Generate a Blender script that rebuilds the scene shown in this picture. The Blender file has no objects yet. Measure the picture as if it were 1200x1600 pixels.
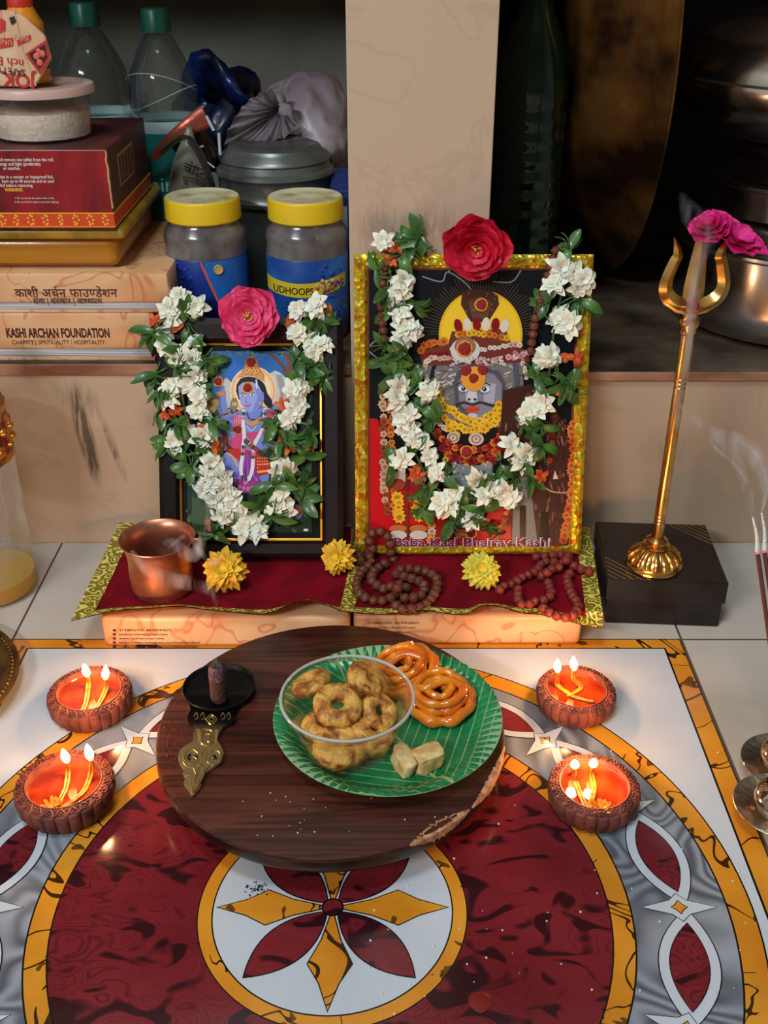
import bpy, bmesh, math, random
from mathutils import Vector as V, Matrix as M, noise as NZ
C = bpy.context.scene.collection
sc = bpy.context.scene
PI = math.pi
# ---------------------------------------------------------------- camera, world, lights, exposure
FPX = 1650.0; H = 0.58; TH = math.atan(932/FPX); CT, ST = math.cos(TH), math.sin(TH)
cam = bpy.data.cameras.new('camera'); camo = bpy.data.objects.new('camera', cam); C.objects.link(camo)
cam.sensor_fit = 'VERTICAL'; cam.sensor_height = 36; cam.lens = 36*FPX/1600; cam.clip_start = .01
camo.location = (0, 0, H); camo.rotation_euler = (PI/2-TH, 0, 0); sc.camera = camo
w = bpy.data.worlds.new('world'); sc.world = w; w.use_nodes = True
w.node_tree.nodes['Background'].inputs[0].default_value = (.75, .82, 1, 1)
w.node_tree.nodes['Background'].inputs[1].default_value = .16
def area(name, loc, target, size, power, col):
    l = bpy.data.lights.new(name, 'AREA'); l.shape = 'RECTANGLE'; l.size, l.size_y = size; l.energy = power; l.color = col
    o = bpy.data.objects.new(name, l); C.objects.link(o); o.location = loc
    o.rotation_euler = (V(target)-V(loc)).to_track_quat('-Z', 'Y').to_euler(); return o
area('ceiling_lamp', (-.25, -.02, 2.05), (0, .55, .0), (.5, .3), 14.5, (.80, .93, 1))
area('tube_light', (-1.55, -1.6, 1.95), (-.1, 1.0, .25), (1.0, .12), 50, (.86, .93, 1))
FLAME_W = .17
vs = sc.view_settings; vs.view_transform = 'Standard'; vs.look = 'None'; vs.gamma = 1; vs.use_curve_mapping = False; vs.exposure = 0.14
sc.cycles.use_denoising = True
sc.cycles.max_bounces = 10; sc.cycles.transparent_max_bounces = 24; sc.cycles.sample_clamp_indirect = 3
# ---------------------------------------------------------------- where a photo point lies at a known depth or height
def ray(u, v):
    a = (u-600)/FPX; b = (v-800)/FPX
    return V((a, CT-b*ST, -ST-b*CT))
def P(u, v, Y):
    d = ray(u, v); t = Y/d.y; return V((d.x*t, Y, H+d.z*t))
def F(u, v, z=0):
    d = ray(u, v); t = (z-H)/d.z; return V((d.x*t, d.y*t, z))
# ---------------------------------------------------------------- materials
def lin(c):
    return tuple(((x/255)/12.92 if x/255 <= .04045 else ((x/255+.055)/1.055)**2.4) for x in c)+(1,)
MATS = {}
def mat(name, rgb=(200,200,200), rough=.5, metal=0, var=0, scale=20, bump=0, bscale=60, rgb2=None, lo=.4, hi=.6,
        trans=0, ior=1.45, alpha=1, emit=0, coat=0, sss=0, dist=0, spec=None, stretch=None, detail=4, emitc=None):
    if name in MATS: return MATS[name]
    m = bpy.data.materials.new(name); m.use_nodes = True; nt = m.node_tree; N = nt.nodes; L = nt.links
    b = N['Principled BSDF']; b.inputs['Base Color'].default_value = lin(rgb); b.inputs['Roughness'].default_value = rough
    b.inputs['Metallic'].default_value = metal; b.inputs['IOR'].default_value = ior
    b.inputs['Transmission Weight'].default_value = trans; b.inputs['Alpha'].default_value = alpha
    if coat: b.inputs['Coat Weight'].default_value = coat; b.inputs['Coat Roughness'].default_value = .06
    if spec is not None: b.inputs['Specular IOR Level'].default_value = spec
    if sss: b.inputs['Subsurface Weight'].default_value = sss; b.inputs['Subsurface Scale'].default_value = .004
    if emit: b.inputs['Emission Color'].default_value = lin(emitc or rgb); b.inputs['Emission Strength'].default_value = emit
    if rgb2 or var or bump:
        tc = N.new('ShaderNodeTexCoord'); mp = N.new('ShaderNodeMapping'); L.new(tc.outputs['Object'], mp.inputs[0])
        if stretch: mp.inputs['Scale'].default_value = stretch
        if rgb2 or var:
            n = N.new('ShaderNodeTexNoise'); n.inputs['Scale'].default_value = scale; n.inputs['Detail'].default_value = detail; n.inputs['Distortion'].default_value = dist
            L.new(mp.outputs[0], n.inputs['Vector'])
            r = N.new('ShaderNodeValToRGB'); L.new(n.outputs[0], r.inputs[0])
            c2 = rgb2 or tuple(max(0, x*(1-var)) for x in rgb)
            r.color_ramp.elements[0].position = lo; r.color_ramp.elements[0].color = lin(c2)
            r.color_ramp.elements[1].position = hi; r.color_ramp.elements[1].color = lin(rgb)
            L.new(r.outputs[0], b.inputs['Base Color'])
        if bump:
            n2 = N.new('ShaderNodeTexNoise'); n2.inputs['Scale'].default_value = bscale; n2.inputs['Detail'].default_value = 5; L.new(mp.outputs[0], n2.inputs['Vector'])
            bp = N.new('ShaderNodeBump'); bp.inputs['Strength'].default_value = bump; bp.inputs['Distance'].default_value = .002
            L.new(n2.outputs[0], bp.inputs['Height']); L.new(bp.outputs[0], b.inputs['Normal'])
    MATS[name] = m; return m
def node_mat(name, fn, rough=.2, **k):
    m = mat(name, rough=rough, **k); nt = m.node_tree; b = nt.nodes['Principled BSDF']; fn(nt, nt.nodes, nt.links, b); return m
def math_n(N, L, op, a, b=None, c=None):
    n = N.new('ShaderNodeMath'); n.operation = op
    for i, x in enumerate((a, b, c)):
        if x is None: continue
        if isinstance(x, (int, float)): n.inputs[i].default_value = x
        else: L.new(x, n.inputs[i])
    return n.outputs[0]
def ramp(N, L, fac, stops):
    r = N.new('ShaderNodeValToRGB'); L.new(fac, r.inputs[0]); e = r.color_ramp.elements
    while len(e) < len(stops): e.new(.5)
    for x, (p, c) in zip(e, stops): x.position = p; x.color = lin(c)
    return r.outputs[0]
def tex_noise(N, L, scale, detail=3, dist=0, stretch=None, kind='Object', rot=None):
    tc = N.new('ShaderNodeTexCoord'); mp = N.new('ShaderNodeMapping'); L.new(tc.outputs[kind], mp.inputs[0])
    if stretch: mp.inputs['Scale'].default_value = stretch
    if rot: mp.inputs['Rotation'].default_value = rot
    n = N.new('ShaderNodeTexNoise'); n.inputs['Scale'].default_value = scale; n.inputs['Detail'].default_value = detail; n.inputs['Distortion'].default_value = dist
    L.new(mp.outputs[0], n.inputs['Vector']); return n.outputs[0]
def mixc(N, L, fac, a, b):
    n = N.new('ShaderNodeMix'); n.data_type = 'RGBA'; L.new(fac, n.inputs[0])
    for s, x in ((6, a), (7, b)):
        if isinstance(x, tuple): n.inputs[s].default_value = lin(x)
        else: L.new(x, n.inputs[s])
    return n.outputs[2]
# ---------------------------------------------------------------- object helpers
def tag(o, label, cat, group=None, kind=None):
    o['label'] = label; o['category'] = cat
    if group: o['group'] = group
    if kind: o['kind'] = kind
    return o
def thing(name, label, cat, loc=(0,0,0), group=None, rz=0):
    o = bpy.data.objects.new(name, None); C.objects.link(o); o.location = loc; o.rotation_euler[2] = rz; o.empty_display_size = .02
    return tag(o, label, cat, group)
def wloc(o):
    v = V((0,0,0))
    while o: v += V(o.location); o = o.parent
    return v
def obj(name, bm, mats, parent=None, local=False, smooth=True, angle=40):
    """one mesh object; world-space geometry is moved into the parent's frame unless local"""
    if parent and not local: bmesh.ops.translate(bm, verts=bm.verts, vec=-wloc(parent))
    me = bpy.data.meshes.new(name); bm.normal_update(); bm.to_mesh(me); bm.free()
    for m in (mats if isinstance(mats, (list, tuple)) else [mats]): me.materials.append(m)
    if smooth:
        me.polygons.foreach_set('use_smooth', [True]*len(me.polygons))
        try: me.set_sharp_from_angle(angle=math.radians(angle))
        except Exception: pass
    o = bpy.data.objects.new(name, me); C.objects.link(o)
    if parent: o.parent = parent
    return o
def struct(name, bm, mats, **k):
    o = obj(name, bm, mats, **k); o['kind'] = 'structure'; return o
def dup(o, parent=None):
    c = o.copy(); C.objects.link(c); c.parent = parent
    for ch in list(o.children): dup(ch, c)
    return c
def nb(): return bmesh.new()
def box(bm, x0, x1, y0, y1, z0, z1, bev=0, mi=0, seg=2, mtx=None):
    t = bmesh.new(); bmesh.ops.create_cube(t, size=1)
    for v in t.verts: v.co = V(((x0+x1)/2+v.co.x*(x1-x0), (y0+y1)/2+v.co.y*(y1-y0), (z0+z1)/2+v.co.z*(z1-z0)))
    if bev: bmesh.ops.bevel(t, geom=t.edges[:], offset=bev, segments=seg, affect='EDGES', profile=.5)
    if mtx: t.transform(mtx)
    add(bm, t, mi)
def add(bm, t, mi=None):
    if mi is not None:
        for f in t.faces: f.material_index = mi
    me = bpy.data.meshes.new('tmp'); t.to_mesh(me); t.free(); bm.from_mesh(me); bpy.data.meshes.remove(me)
def lathe(bm, prof, c=(0,0,0), seg=48, mi=0, rip=None, close=False, mtx=None):
    t = bmesh.new(); rings = []
    for k, (r, z) in enumerate(prof):
        if r < 1e-6: rings.append([t.verts.new((c[0], c[1], c[2]+z))]); continue
        row = []
        for i in range(seg):
            a = 2*PI*i/seg; rr = r*(rip(a, k) if rip else 1)
            row.append(t.verts.new((c[0]+rr*math.cos(a), c[1]+rr*math.sin(a), c[2]+z)))
        rings.append(row)
    for A, B in zip(rings, rings[1:]):
        for i in range(seg):
            j = (i+1) % seg
            q = [A[i % len(A)], A[j % len(A)], B[j % len(B)], B[i % len(B)]]
            u = []
            for x in q:
                if x not in u: u.append(x)
            if len(u) > 2:
                try: t.faces.new(u)
                except ValueError: pass
    bmesh.ops.recalc_face_normals(t, faces=t.faces[:])
    if mtx: t.transform(mtx)
    add(bm, t, mi)
def tube(bm, pts, r, seg=8, mi=0, caps=True, flat=1.0, up=None):
    pts = [V(p) for p in pts]; n = len(pts)
    if not hasattr(r, '__len__'): r = [r]*n
    t = bmesh.new(); rings = []; prev = None
    for i, p in enumerate(pts):
        d = (pts[min(i+1, n-1)]-pts[max(i-1, 0)]).normalized()
        if prev is None:
            s = d.cross(V(up) if up else (V((0,0,1)) if abs(d.z) < .9 else V((0,1,0)))).normalized()
        else: s = (prev - d*prev.dot(d)).normalized()
        prev = s; q = d.cross(s)
        rings.append([t.verts.new(p+(s*math.cos(2*PI*k/seg)+q*math.sin(2*PI*k/seg)*flat)*r[i]) for k in range(seg)])
    for A, B in zip(rings, rings[1:]):
        for k in range(seg): t.faces.new((A[k], A[(k+1)%seg], B[(k+1)%seg], B[k]))
    if caps:
        t.faces.new(rings[0][::-1]); t.faces.new(rings[-1])
    bmesh.ops.recalc_face_normals(t, faces=t.faces[:]); add(bm, t, mi)
def smoothpath(pts, k=6, closed=False):
    pts = [V(p) for p in pts]; out = []; n = len(pts)
    for i in range(n if closed else n-1):
        p0 = pts[(i-1) % n] if closed or i else pts[0]; p1 = pts[i]; p2 = pts[(i+1) % n]
        p3 = pts[(i+2) % n] if closed or i+2 < n else pts[-1]
        for j in range(k):
            t = j/k
            out.append(.5*((2*p1)+(p2-p0)*t+(2*p0-5*p1+4*p2-p3)*t*t+(3*p1-p0-3*p2+p3)*t**3))
    if not closed: out.append(pts[-1])
    return out
def prism(bm, pts, vec, mi=0, bev=0):
    t = bmesh.new(); vs_ = [t.verts.new(p) for p in pts]; f = t.faces.new(vs_)
    g = bmesh.ops.extrude_face_region(t, geom=[f]); bmesh.ops.translate(t, verts=[v for v in g['geom'] if isinstance(v, bmesh.types.BMVert)], vec=vec)
    bmesh.ops.recalc_face_normals(t, faces=t.faces[:])
    if bev: bmesh.ops.bevel(t, geom=t.edges[:], offset=bev, segments=2, affect='EDGES')
    add(bm, t, mi)
def ball(bm, c, r, seg=12, mi=0, sc3=(1,1,1), nz=0, nf=1, seed=0, rot=None):
    t = bmesh.new(); bmesh.ops.create_uvsphere(t, u_segments=seg, v_segments=max(6, seg*2//3), radius=1)
    for v in t.verts:
        k = 1+nz*NZ.noise(v.co*nf+V((seed*7.1, seed*3.3, seed)))
        v.co = V((v.co.x*sc3[0]*r*k, v.co.y*sc3[1]*r*k, v.co.z*sc3[2]*r*k))
    if rot: t.transform(rot)
    bmesh.ops.translate(t, verts=t.verts, vec=V(c)); add(bm, t, mi)
DG = bpy.context.evaluated_depsgraph_get
def text(s, size, loc, m, parent=None, xdir=V((1,0,0)), ydir=V((0,0,1)), name='lettering', align='LEFT', bold=0, sx=1, depth=.0, lab=None):
    cu = bpy.data.curves.new('tmp_text', 'FONT'); cu.body = s; cu.size = size; cu.align_x = align; cu.offset = bold; cu.extrude = depth; cu.resolution_u = 3
    o = bpy.data.objects.new('tmp_text', cu); C.objects.link(o); bpy.context.view_layer.update()
    me = bpy.data.meshes.new_from_object(o.evaluated_get(DG())); bpy.data.objects.remove(o); bpy.data.curves.remove(cu)
    bm = nb(); bm.from_mesh(me); bpy.data.meshes.remove(me)
    z = xdir.cross(ydir); mt = M.Translation(V(loc)) @ M((xdir, ydir, z)).transposed().to_4x4() @ M.Diagonal((sx, 1, 1, 1))
    bm.transform(mt)
    o = obj(name, bm, m, parent, smooth=False)
    return o
# ---------------------------------------------------------------- shared materials
ink = mat('dark_maroon_ink', (70,18,22), .6); white_ink = mat('white_ink', (225,215,205), .6); black = mat('black_ink', (14,12,12), .6)
gold_leaf = mat('gold_paint', (214,150,50), .3, .8)
YW = .961
SOOT_SHADE = []
for (u0, v0, u1, v1, wd, k) in ((118,625,148,738,.010,2.0), (158,650,192,738,.005,1.0), (90,600,150,640,.020,.6), (660,325,690,390,.035,.5), (560,360,640,360,.03,.5), (1010,690,1090,720,.03,.25)):
    p0, p1 = P(u0, v0, YW), P(u1, v1, YW); m_ = (p0+p1)/2; SOOT_SHADE.append((m_.x, m_.z, math.atan2(p1.x-p0.x, p1.z-p0.z), wd, (p1-p0).length*.75, k))
def marble(nt, N, L, b):
    n = tex_noise(N, L, 5, 6, 1.2, rot=(0, .6, .5)); n2 = tex_noise(N, L, 1.6, 5, .6)
    base = ramp(N, L, n2, [(.35, (174,146,120)), (.62, (196,168,142))])
    v = math_n(N, L, 'ABSOLUTE', math_n(N, L, 'SUBTRACT', n, .5))
    vein = math_n(N, L, 'MULTIPLY', math_n(N, L, 'SUBTRACT', 1, math_n(N, L, 'MULTIPLY', v, 70), ), .16)
    vein = math_n(N, L, 'MAXIMUM', vein, 0)
    c = mixc(N, L, vein, base, (150,118,92))
    tc = N.new('ShaderNodeTexCoord')
    for (x, z, a_, sx, sz, k) in SOOT_SHADE:                    # soot smears at left, garland shade painted on the pillar, faint patch at right
        mp = N.new('ShaderNodeMapping'); mp.vector_type = 'TEXTURE'; mp.inputs['Location'].default_value = (x, YW, z); mp.inputs['Rotation'].default_value = (0, a_, 0); mp.inputs['Scale'].default_value = (sx, 1, sz)
        L.new(tc.outputs['Object'], mp.inputs[0]); ln = N.new('ShaderNodeVectorMath'); ln.operation = 'LENGTH'; L.new(mp.outputs[0], ln.inputs[0])
        f = math_n(N, L, 'MAXIMUM', math_n(N, L, 'SUBTRACT', 1, ln.outputs['Value']), 0)
        st = tex_noise(N, L, 60, 4, 1, stretch=(3, 1, .5)); f = math_n(N, L, 'MULTIPLY', math_n(N, L, 'MULTIPLY', f, k), math_n(N, L, 'MAXIMUM', math_n(N, L, 'MULTIPLY_ADD', st, 3, -.7), 0))
        c = mixc(N, L, math_n(N, L, 'MINIMUM', f, .85), c, (62,48,40))
    L.new(c, b.inputs['Base Color'])
marble_m = node_mat('beige_marble', marble, rough=.22)
def tilef(nt, N, L, b):
    n2 = tex_noise(N, L, 4, 6, .8)
    L.new(ramp(N, L, n2, [(.35, (170,162,150)), (.65, (194,186,176))]), b.inputs['Base Color'])
tile_m = node_mat('cream_floor_tile', tilef, rough=.16)
grout_m = mat('dark_grout', (96,78,62), .8, bump=.5)
lip_m = mat('worn_marble_lip', (176,128,100), .45, rgb2=(120,74,54), scale=30, lo=.35, hi=.6, stretch=(.4,1,1))
black_line = mat('black_inlay_line', (14,12,12), .25)
def goldin(nt, N, L, b):
    n = tex_noise(N, L, 14, 2, 1.6); v = math_n(N, L, 'ABSOLUTE', math_n(N, L, 'SUBTRACT', n, .5))
    n3 = tex_noise(N, L, 9, 2, 0); gate = math_n(N, L, 'GREATER_THAN', n3, .46)
    line = math_n(N, L, 'MULTIPLY', math_n(N, L, 'LESS_THAN', v, .011), gate)
    blot = math_n(N, L, 'LESS_THAN', tex_noise(N, L, 34, 2, 1.0), .33)
    f = math_n(N, L, 'MAXIMUM', line, math_n(N, L, 'MULTIPLY', blot, .85))
    base = ramp(N, L, tex_noise(N, L, 12, 4), [(.35, (196,120,28)), (.65, (220,150,46))])
    L.new(mixc(N, L, f, base, (58,34,14)), b.inputs['Base Color'])
gold_m = node_mat('ochre_inlay', goldin, rough=.14)
def redin(nt, N, L, b):
    n = tex_noise(N, L, 34, 1.0, 1.3, stretch=(.75, 1.2, 1)); big = tex_noise(N, L, 7, 2)
    f = ramp(N, L, n, [(.39, (240,240,240)), (.455, (0,0,0))])
    fac = f
    for lv, wd, k in ((.50, .022, 205), (.57, .016, 170), (.64, .016, 190), (.72, .04, 230)):
        g = ramp(N, L, math_n(N, L, 'ABSOLUTE', math_n(N, L, 'SUBTRACT', n, lv)), [(0, (k,k,k)), (wd, (0,0,0))])
        fac = math_n(N, L, 'MAXIMUM', fac, math_n(N, L, 'MULTIPLY', g, ramp(N, L, big, [(.38, (60,60,60)), (.6, (255,255,255))])))
    base = ramp(N, L, tex_noise(N, L, 9, 4), [(.3, (100,24,32)), (.7, (128,40,46))])
    L.new(mixc(N, L, fac, base, (26,14,20)), b.inputs['Base Color'])
red_m = node_mat('maroon_inlay', redin, rough=.13)
def greyin(nt, N, L, b):
    n = tex_noise(N, L, 7, 1.5, 1.2)
    s = math_n(N, L, 'SINE', math_n(N, L, 'MULTIPLY', n, 75)); s = math_n(N, L, 'MULTIPLY_ADD', s, .5, .5)
    n3 = tex_noise(N, L, 8, 2); amt = ramp(N, L, n3, [(.36, (20,20,20)), (.55, (225,225,225))])
    base = ramp(N, L, tex_noise(N, L, 5, 3), [(.35, (122,126,136)), (.65, (158,162,170))])
    L.new(mixc(N, L, math_n(N, L, 'MULTIPLY', s, amt), base, (52,54,62)), b.inputs['Base Color'])
grey_m = node_mat('grey_inlay', greyin, rough=.14)
white_m = mat('white_inlay', (196,202,210), .13, var=.06, scale=6)
# ---------------------------------------------------------------- floor with its round inlay medallion
CX, CY = -.0344, .4863
bm = nb()
def fpoly(pts, mi, z):
    f = bm.faces.new([bm.verts.new((p[0], p[1], z)) for p in pts]); f.material_index = mi
    if f.normal.z < 0 or True:
        f.normal_update()
        if f.normal.z < 0: f.normal_flip()
def ring(r0, r1, mi, z, n=128):
    for i in range(n):
        a, b = 2*PI*i/n, 2*PI*(i+1)/n
        q = [(CX+r*math.cos(t), CY+r*math.sin(t)) for r, t in ((r0, a), (r1, a), (r1, b), (r0, b))]
        if r0 == 0: q = q[1:]; q[0] = q[0]; q = [(CX, CY)]+q[:2]
        fpoly(q, mi, z)
def rect(x0, x1, y0, y1, mi, z): fpoly([(x0,y0),(x1,y0),(x1,y1),(x0,y1)], mi, z)
xs = [-.3416-.615*k for k in range(4, -1, -1)]+[.2736+.615*k for k in range(0, 5)]
ys = [.7882-.615*k for k in range(7, -1, -1)]+[.961]
rect(xs[0], xs[-1], ys[0], .98, 0, -.0006)
for i in range(len(xs)-1):
    for j in range(len(ys)-1):
        if xs[i+1] > .27 and xs[i] < -.3 and abs(ys[j+1]-.7882) < .01: continue
        rect(xs[i]+.0011, xs[i+1]-.0011, ys[j]+.0011, ys[j+1]-.0011, 1, 0)
Z = .00005
rect(CX-.3065, CX+.3065, CY-.3065, CY+.3022, 2, 0)
rect(CX-.3058, CX+.3058, CY-.3058, CY+.3015, 3, Z)      # ochre border
rect(CX-.2905, CX+.2905, CY-.2905, CY+.2892, 2, 2*Z)
rect(CX-.2888, CX+.2888, CY-.2888, CY+.2875, 4, 3*Z)    # white field
for r, mi in ((.2822, 2), (.281, 3), (.2655, 2), (.2642, 5), (.2002, 2), (.199, 3), (.1856, 2), (.1845, 6), (.0904, 2), (.0895, 3), (.0807, 2), (.0797, 4)):
    Z3 = Z*(4+[.2822,.281,.2655,.2642,.2002,.199,.1856,.1845,.0904,.0895,.0807,.0797].index(r)); ring(0, r, mi, Z3)
def lens(cx, cy, a, L_, w_, n=14):
    pts = []
    for s in (1, -1):
        for i in range(n):
            t = -1+2*i/n; x = t*L_*s; y = s*w_*(1-t*t)
            pts.append((cx+x*math.cos(a)-y*math.sin(a), cy+x*math.sin(a)+y*math.cos(a)))
    return pts
def star(cx, cy, a, R1, R2, k):
    pts = []
    for i in range(8):
        t = a+PI*i/4; r = (R1 if i % 4 == 0 else R2) if i % 2 == 0 else k
        pts.append((cx+r*math.cos(t), cy+r*math.sin(t)))
    return pts
zt = Z*17
for k in range(16):
    a = 2*PI*(k+.5)/16; x, y = CX+.2325*math.cos(a), CY+.2325*math.sin(a)
    fpoly(lens(x, y, a+PI/2, .0455, .0198), 2, zt); fpoly(lens(x, y, a+PI/2, .0447, .0190), 4, zt+Z)
    fpoly(lens(x, y, a+PI/2, .0338, .0128), 2, zt+4*Z); fpoly(lens(x, y, a+PI/2, .0330, .0121), 6, zt+5*Z)
    a = 2*PI*k/16; x, y = CX+.2325*math.cos(a), CY+.2325*math.sin(a)
    fpoly(star(x, y, a, .0255, .012, .0085), 2, zt+2*Z-Z*.5); fpoly(star(x, y, a, .0247, .0112, .0080), 4, zt+3*Z-Z*.5)
    fpoly(star(x, y, a, .0060, .0060, .0036), 2, zt+4*Z); fpoly(star(x, y, a, .0050, .0050, .0029), 3, zt+5*Z)
for k in range(4):
    a = PI/4+PI/2*k; x, y = CX+.0405*math.cos(a), CY+.0405*math.sin(a)
    fpoly(lens(x, y, a, .0365, .0150), 2, zt); fpoly(lens(x, y, a, .0352, .0140), 6, zt+Z)
    a = PI/2*k; u_, v_ = V((math.cos(a), math.sin(a))), V((-math.sin(a), math.cos(a)))
    for e, mi, dz in ((.0009, 2, 0), (0, 3, Z)):
        q = []
        for s, w_ in ((.006, .0008), (.026, .006), (.044, .0140), (.058, .006), (.0765, 0), (.058, -.006), (.044, -.0140), (.026, -.006), (.006, -.0008)):
            w2 = w_ + (e if w_ > 0 else -e if w_ < 0 else 0); q.append((CX+u_.x*(s+(e*2 if w_ == 0 else 0))+v_.x*w2, CY+u_.y*(s+(e*2 if w_ == 0 else 0))+v_.y*w2))
        fpoly(q, mi, zt+dz)
n0 = len(bm.faces)
for r, mi, z_ in ((.0075, 2, zt+2*Z), (.0063, 6, zt+3*Z)):
    fpoly([(CX+r*math.cos(2*PI*i/24), CY+r*math.sin(2*PI*i/24)) for i in range(24)], mi, z_)
FZ = zt+4*Z
struct('floor', bm, [grout_m, tile_m, black_line, gold_m, white_m, grey_m, red_m], smooth=False)
# ---------------------------------------------------------------- the raised step, the dividing pillar and the two alcoves
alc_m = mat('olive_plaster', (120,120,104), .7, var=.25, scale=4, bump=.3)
dark_m = mat('shade_dark_plaster', (60,56,50), .75, var=.3, scale=5)  # right alcove plaster, with the deep shelf's shade put into its colour
ledge_m = mat('dusty_stone_shelf', (92,76,58), .5, var=.45, scale=14)
YW = .961
bm = nb(); box(bm, -2.4, -.03, YW, YW+.08, -.01, .190)
box(bm, -.03, 2.4, YW, YW+.08, -.01, .185)
struct('wall_step', bm, marble_m, smooth=False)
bm = nb(); box(bm, -1.8, -.0318, YW-.002, 1.72, .190, .2028, .0015); struct('trim_1', bm, [lip_m], smooth=False)
bm = nb(); box(bm, .0952, 1.8, YW-.004, 1.72, .185, .1945, .0015); struct('trim_2', bm, [lip_m], smooth=False)
bm = nb(); box(bm, -1.8, -.0318, YW-.002, 1.72, .2028, .2032); box(bm, .0952, 1.8, YW-.002, 1.72, .1945, .1949); struct('trim_3', bm, ledge_m, smooth=False)
bm = nb(); box(bm, -.0316, .095, YW-.003, 1.72, -.01, .80, .001); struct('wall_divider', bm, marble_m, smooth=False)
bm = nb(); box(bm, -1.8, -.0316, 1.66, 1.72, .19, .80); struct('wall_back', bm, alc_m, smooth=False)
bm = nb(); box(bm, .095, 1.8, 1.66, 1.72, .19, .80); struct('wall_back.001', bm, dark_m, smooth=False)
bm = nb(); box(bm, -2.4, 2.4, YW-.02, 1.72, .76, .82, .003); struct('trim_4', bm, marble_m, smooth=False)
bm = nb(); box(bm, -.75, -.70, YW, 1.72, .2032, .76); struct('wall_left', bm, alc_m, smooth=False)
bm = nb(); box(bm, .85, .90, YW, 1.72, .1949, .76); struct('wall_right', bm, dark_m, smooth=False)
# the rest of the room, behind and around the viewer
room_m = mat('painted_room_wall', (176,172,160), .8)
bm = nb(); box(bm, -2.4, 2.4, -3.1, -3.0, -.001, 2.7); struct('wall_rear', bm, room_m, smooth=False)
bm = nb(); box(bm, -2.5, -2.4, -3.0, 1.72, -.001, 2.7); struct('wall_side_left', bm, room_m, smooth=False)
bm = nb(); box(bm, 2.4, 2.5, -3.0, 1.72, -.001, 2.7); struct('wall_side_right', bm, room_m, smooth=False)
bm = nb(); box(bm, -2.4, 2.4, YW, YW+.1, .82, 2.7); struct('wall_front_upper', bm, room_m, smooth=False)
bm = nb(); box(bm, -2.5, 2.5, -3.1, 1.72, 2.7, 2.8); struct('ceiling', bm, room_m, smooth=False)
# ================================================================ OBJECTS
R = random.Random(7)
# ---------------------------------------------------------------- round wooden board
def woodtop(nt, N, L, b):
    n = tex_noise(N, L, 26, 5, .4, stretch=(.10, 2.2, 1), rot=(0, 0, -.62))
    n2 = tex_noise(N, L, 120, 3, 0, stretch=(.06, 1.5, 1), rot=(0, 0, -.62))
    c1 = ramp(N, L, n, [(.36, (44,18,13)), (.46, (86,40,28)), (.51, (54,24,17)), (.58, (102,52,36)), (.68, (66,30,22))])
    L.new(mixc(N, L, math_n(N, L, 'MULTIPLY', n2, .35), c1, (24,12,12)), b.inputs['Base Color'])
wood_m = node_mat('dark_walnut_laminate', woodtop, rough=.3)
woodrim = mat('dark_wood_edge', (44,26,20), .35, rgb2=(24,14,12), scale=12, stretch=(1,1,9))
chip_m = mat('bare_chipped_wood', (206,150,110), .85, rgb2=(160,106,72), scale=160, bump=.8, bscale=300)
BX, BY, BZ, BR = -.0405, .6240, .0400, .1325
bd = thing('rolling_board', 'round dark walnut rolling board on the inlaid floor, its front right rim chipped', 'rolling board', (BX, BY, 0))
bm = nb(); lathe(bm, [(0,BZ),(BR-.003,BZ),(BR-.0008,BZ-.0008),(BR,BZ-.003)], (BX,BY,0), 96); obj('top', bm, wood_m, bd)
bm = nb(); lathe(bm, [(BR,BZ-.003),(BR+.0002,BZ-.010),(BR-.003,BZ-.0155),(BR-.010,BZ-.0185),(0,BZ-.0185)], (BX,BY,0), 96); obj('rim', bm, woodrim, bd)
for a in (.3, 2.5, 4.75):
    bm = nb(); lathe(bm, [(0,BZ-.018),(.024,BZ-.018),(.021,.008),(.018,.0012),(0,.0012)], (BX+.082*math.cos(a), BY+.082*math.sin(a), 0), 24); obj('foot', bm, woodrim, bd)
bm = nb()
for a0, a1, n, w0 in ((-1.12, -.72, 34, .0075), (-.70, -.18, 36, .0038)):
    pts = []
    for i in range(n+1):
        a = a0+(a1-a0)*i/n; t = math.sin(PI*i/n)
        pts.append((BR-w0*t*(1+.5*NZ.noise(V((i*.9, 1, 2)))), a))
    for i in range(n):
        q = []
        for (r_, a_), top in ((pts[i], 1), (pts[i+1], 1)):
            q.append((r_, a_))
        (r0, a0_), (r1, a1_) = q
        def pt(r, a, z): return bm.verts.new((BX+r*math.cos(a), BY+r*math.sin(a), z))
        t0, t1 = math.sin(PI*i/n), math.sin(PI*(i+1)/n)
        d0, d1 = .0055*t0*(1+.6*NZ.noise(V((i*.7, 5, 2)))), .0055*t1*(1+.6*NZ.noise(V(((i+1)*.7, 5, 2))))
        A, B = pt(r0, a0_, BZ+.0002), pt(r1, a1_, BZ+.0002); C1, D1 = pt(BR+.0004, a0_, BZ-.0007), pt(BR+.0004, a1_, BZ-.0007); E1, F1 = pt(BR+.0007, a0_, BZ-.001-d0), pt(BR+.0007, a1_, BZ-.001-d1)
        for f in ((A, C1, D1, B), (C1, E1, F1, D1)):
            try: bm.faces.new(f)
            except ValueError: pass
obj('chipped_edge', bm, chip_m, bd)
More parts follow.
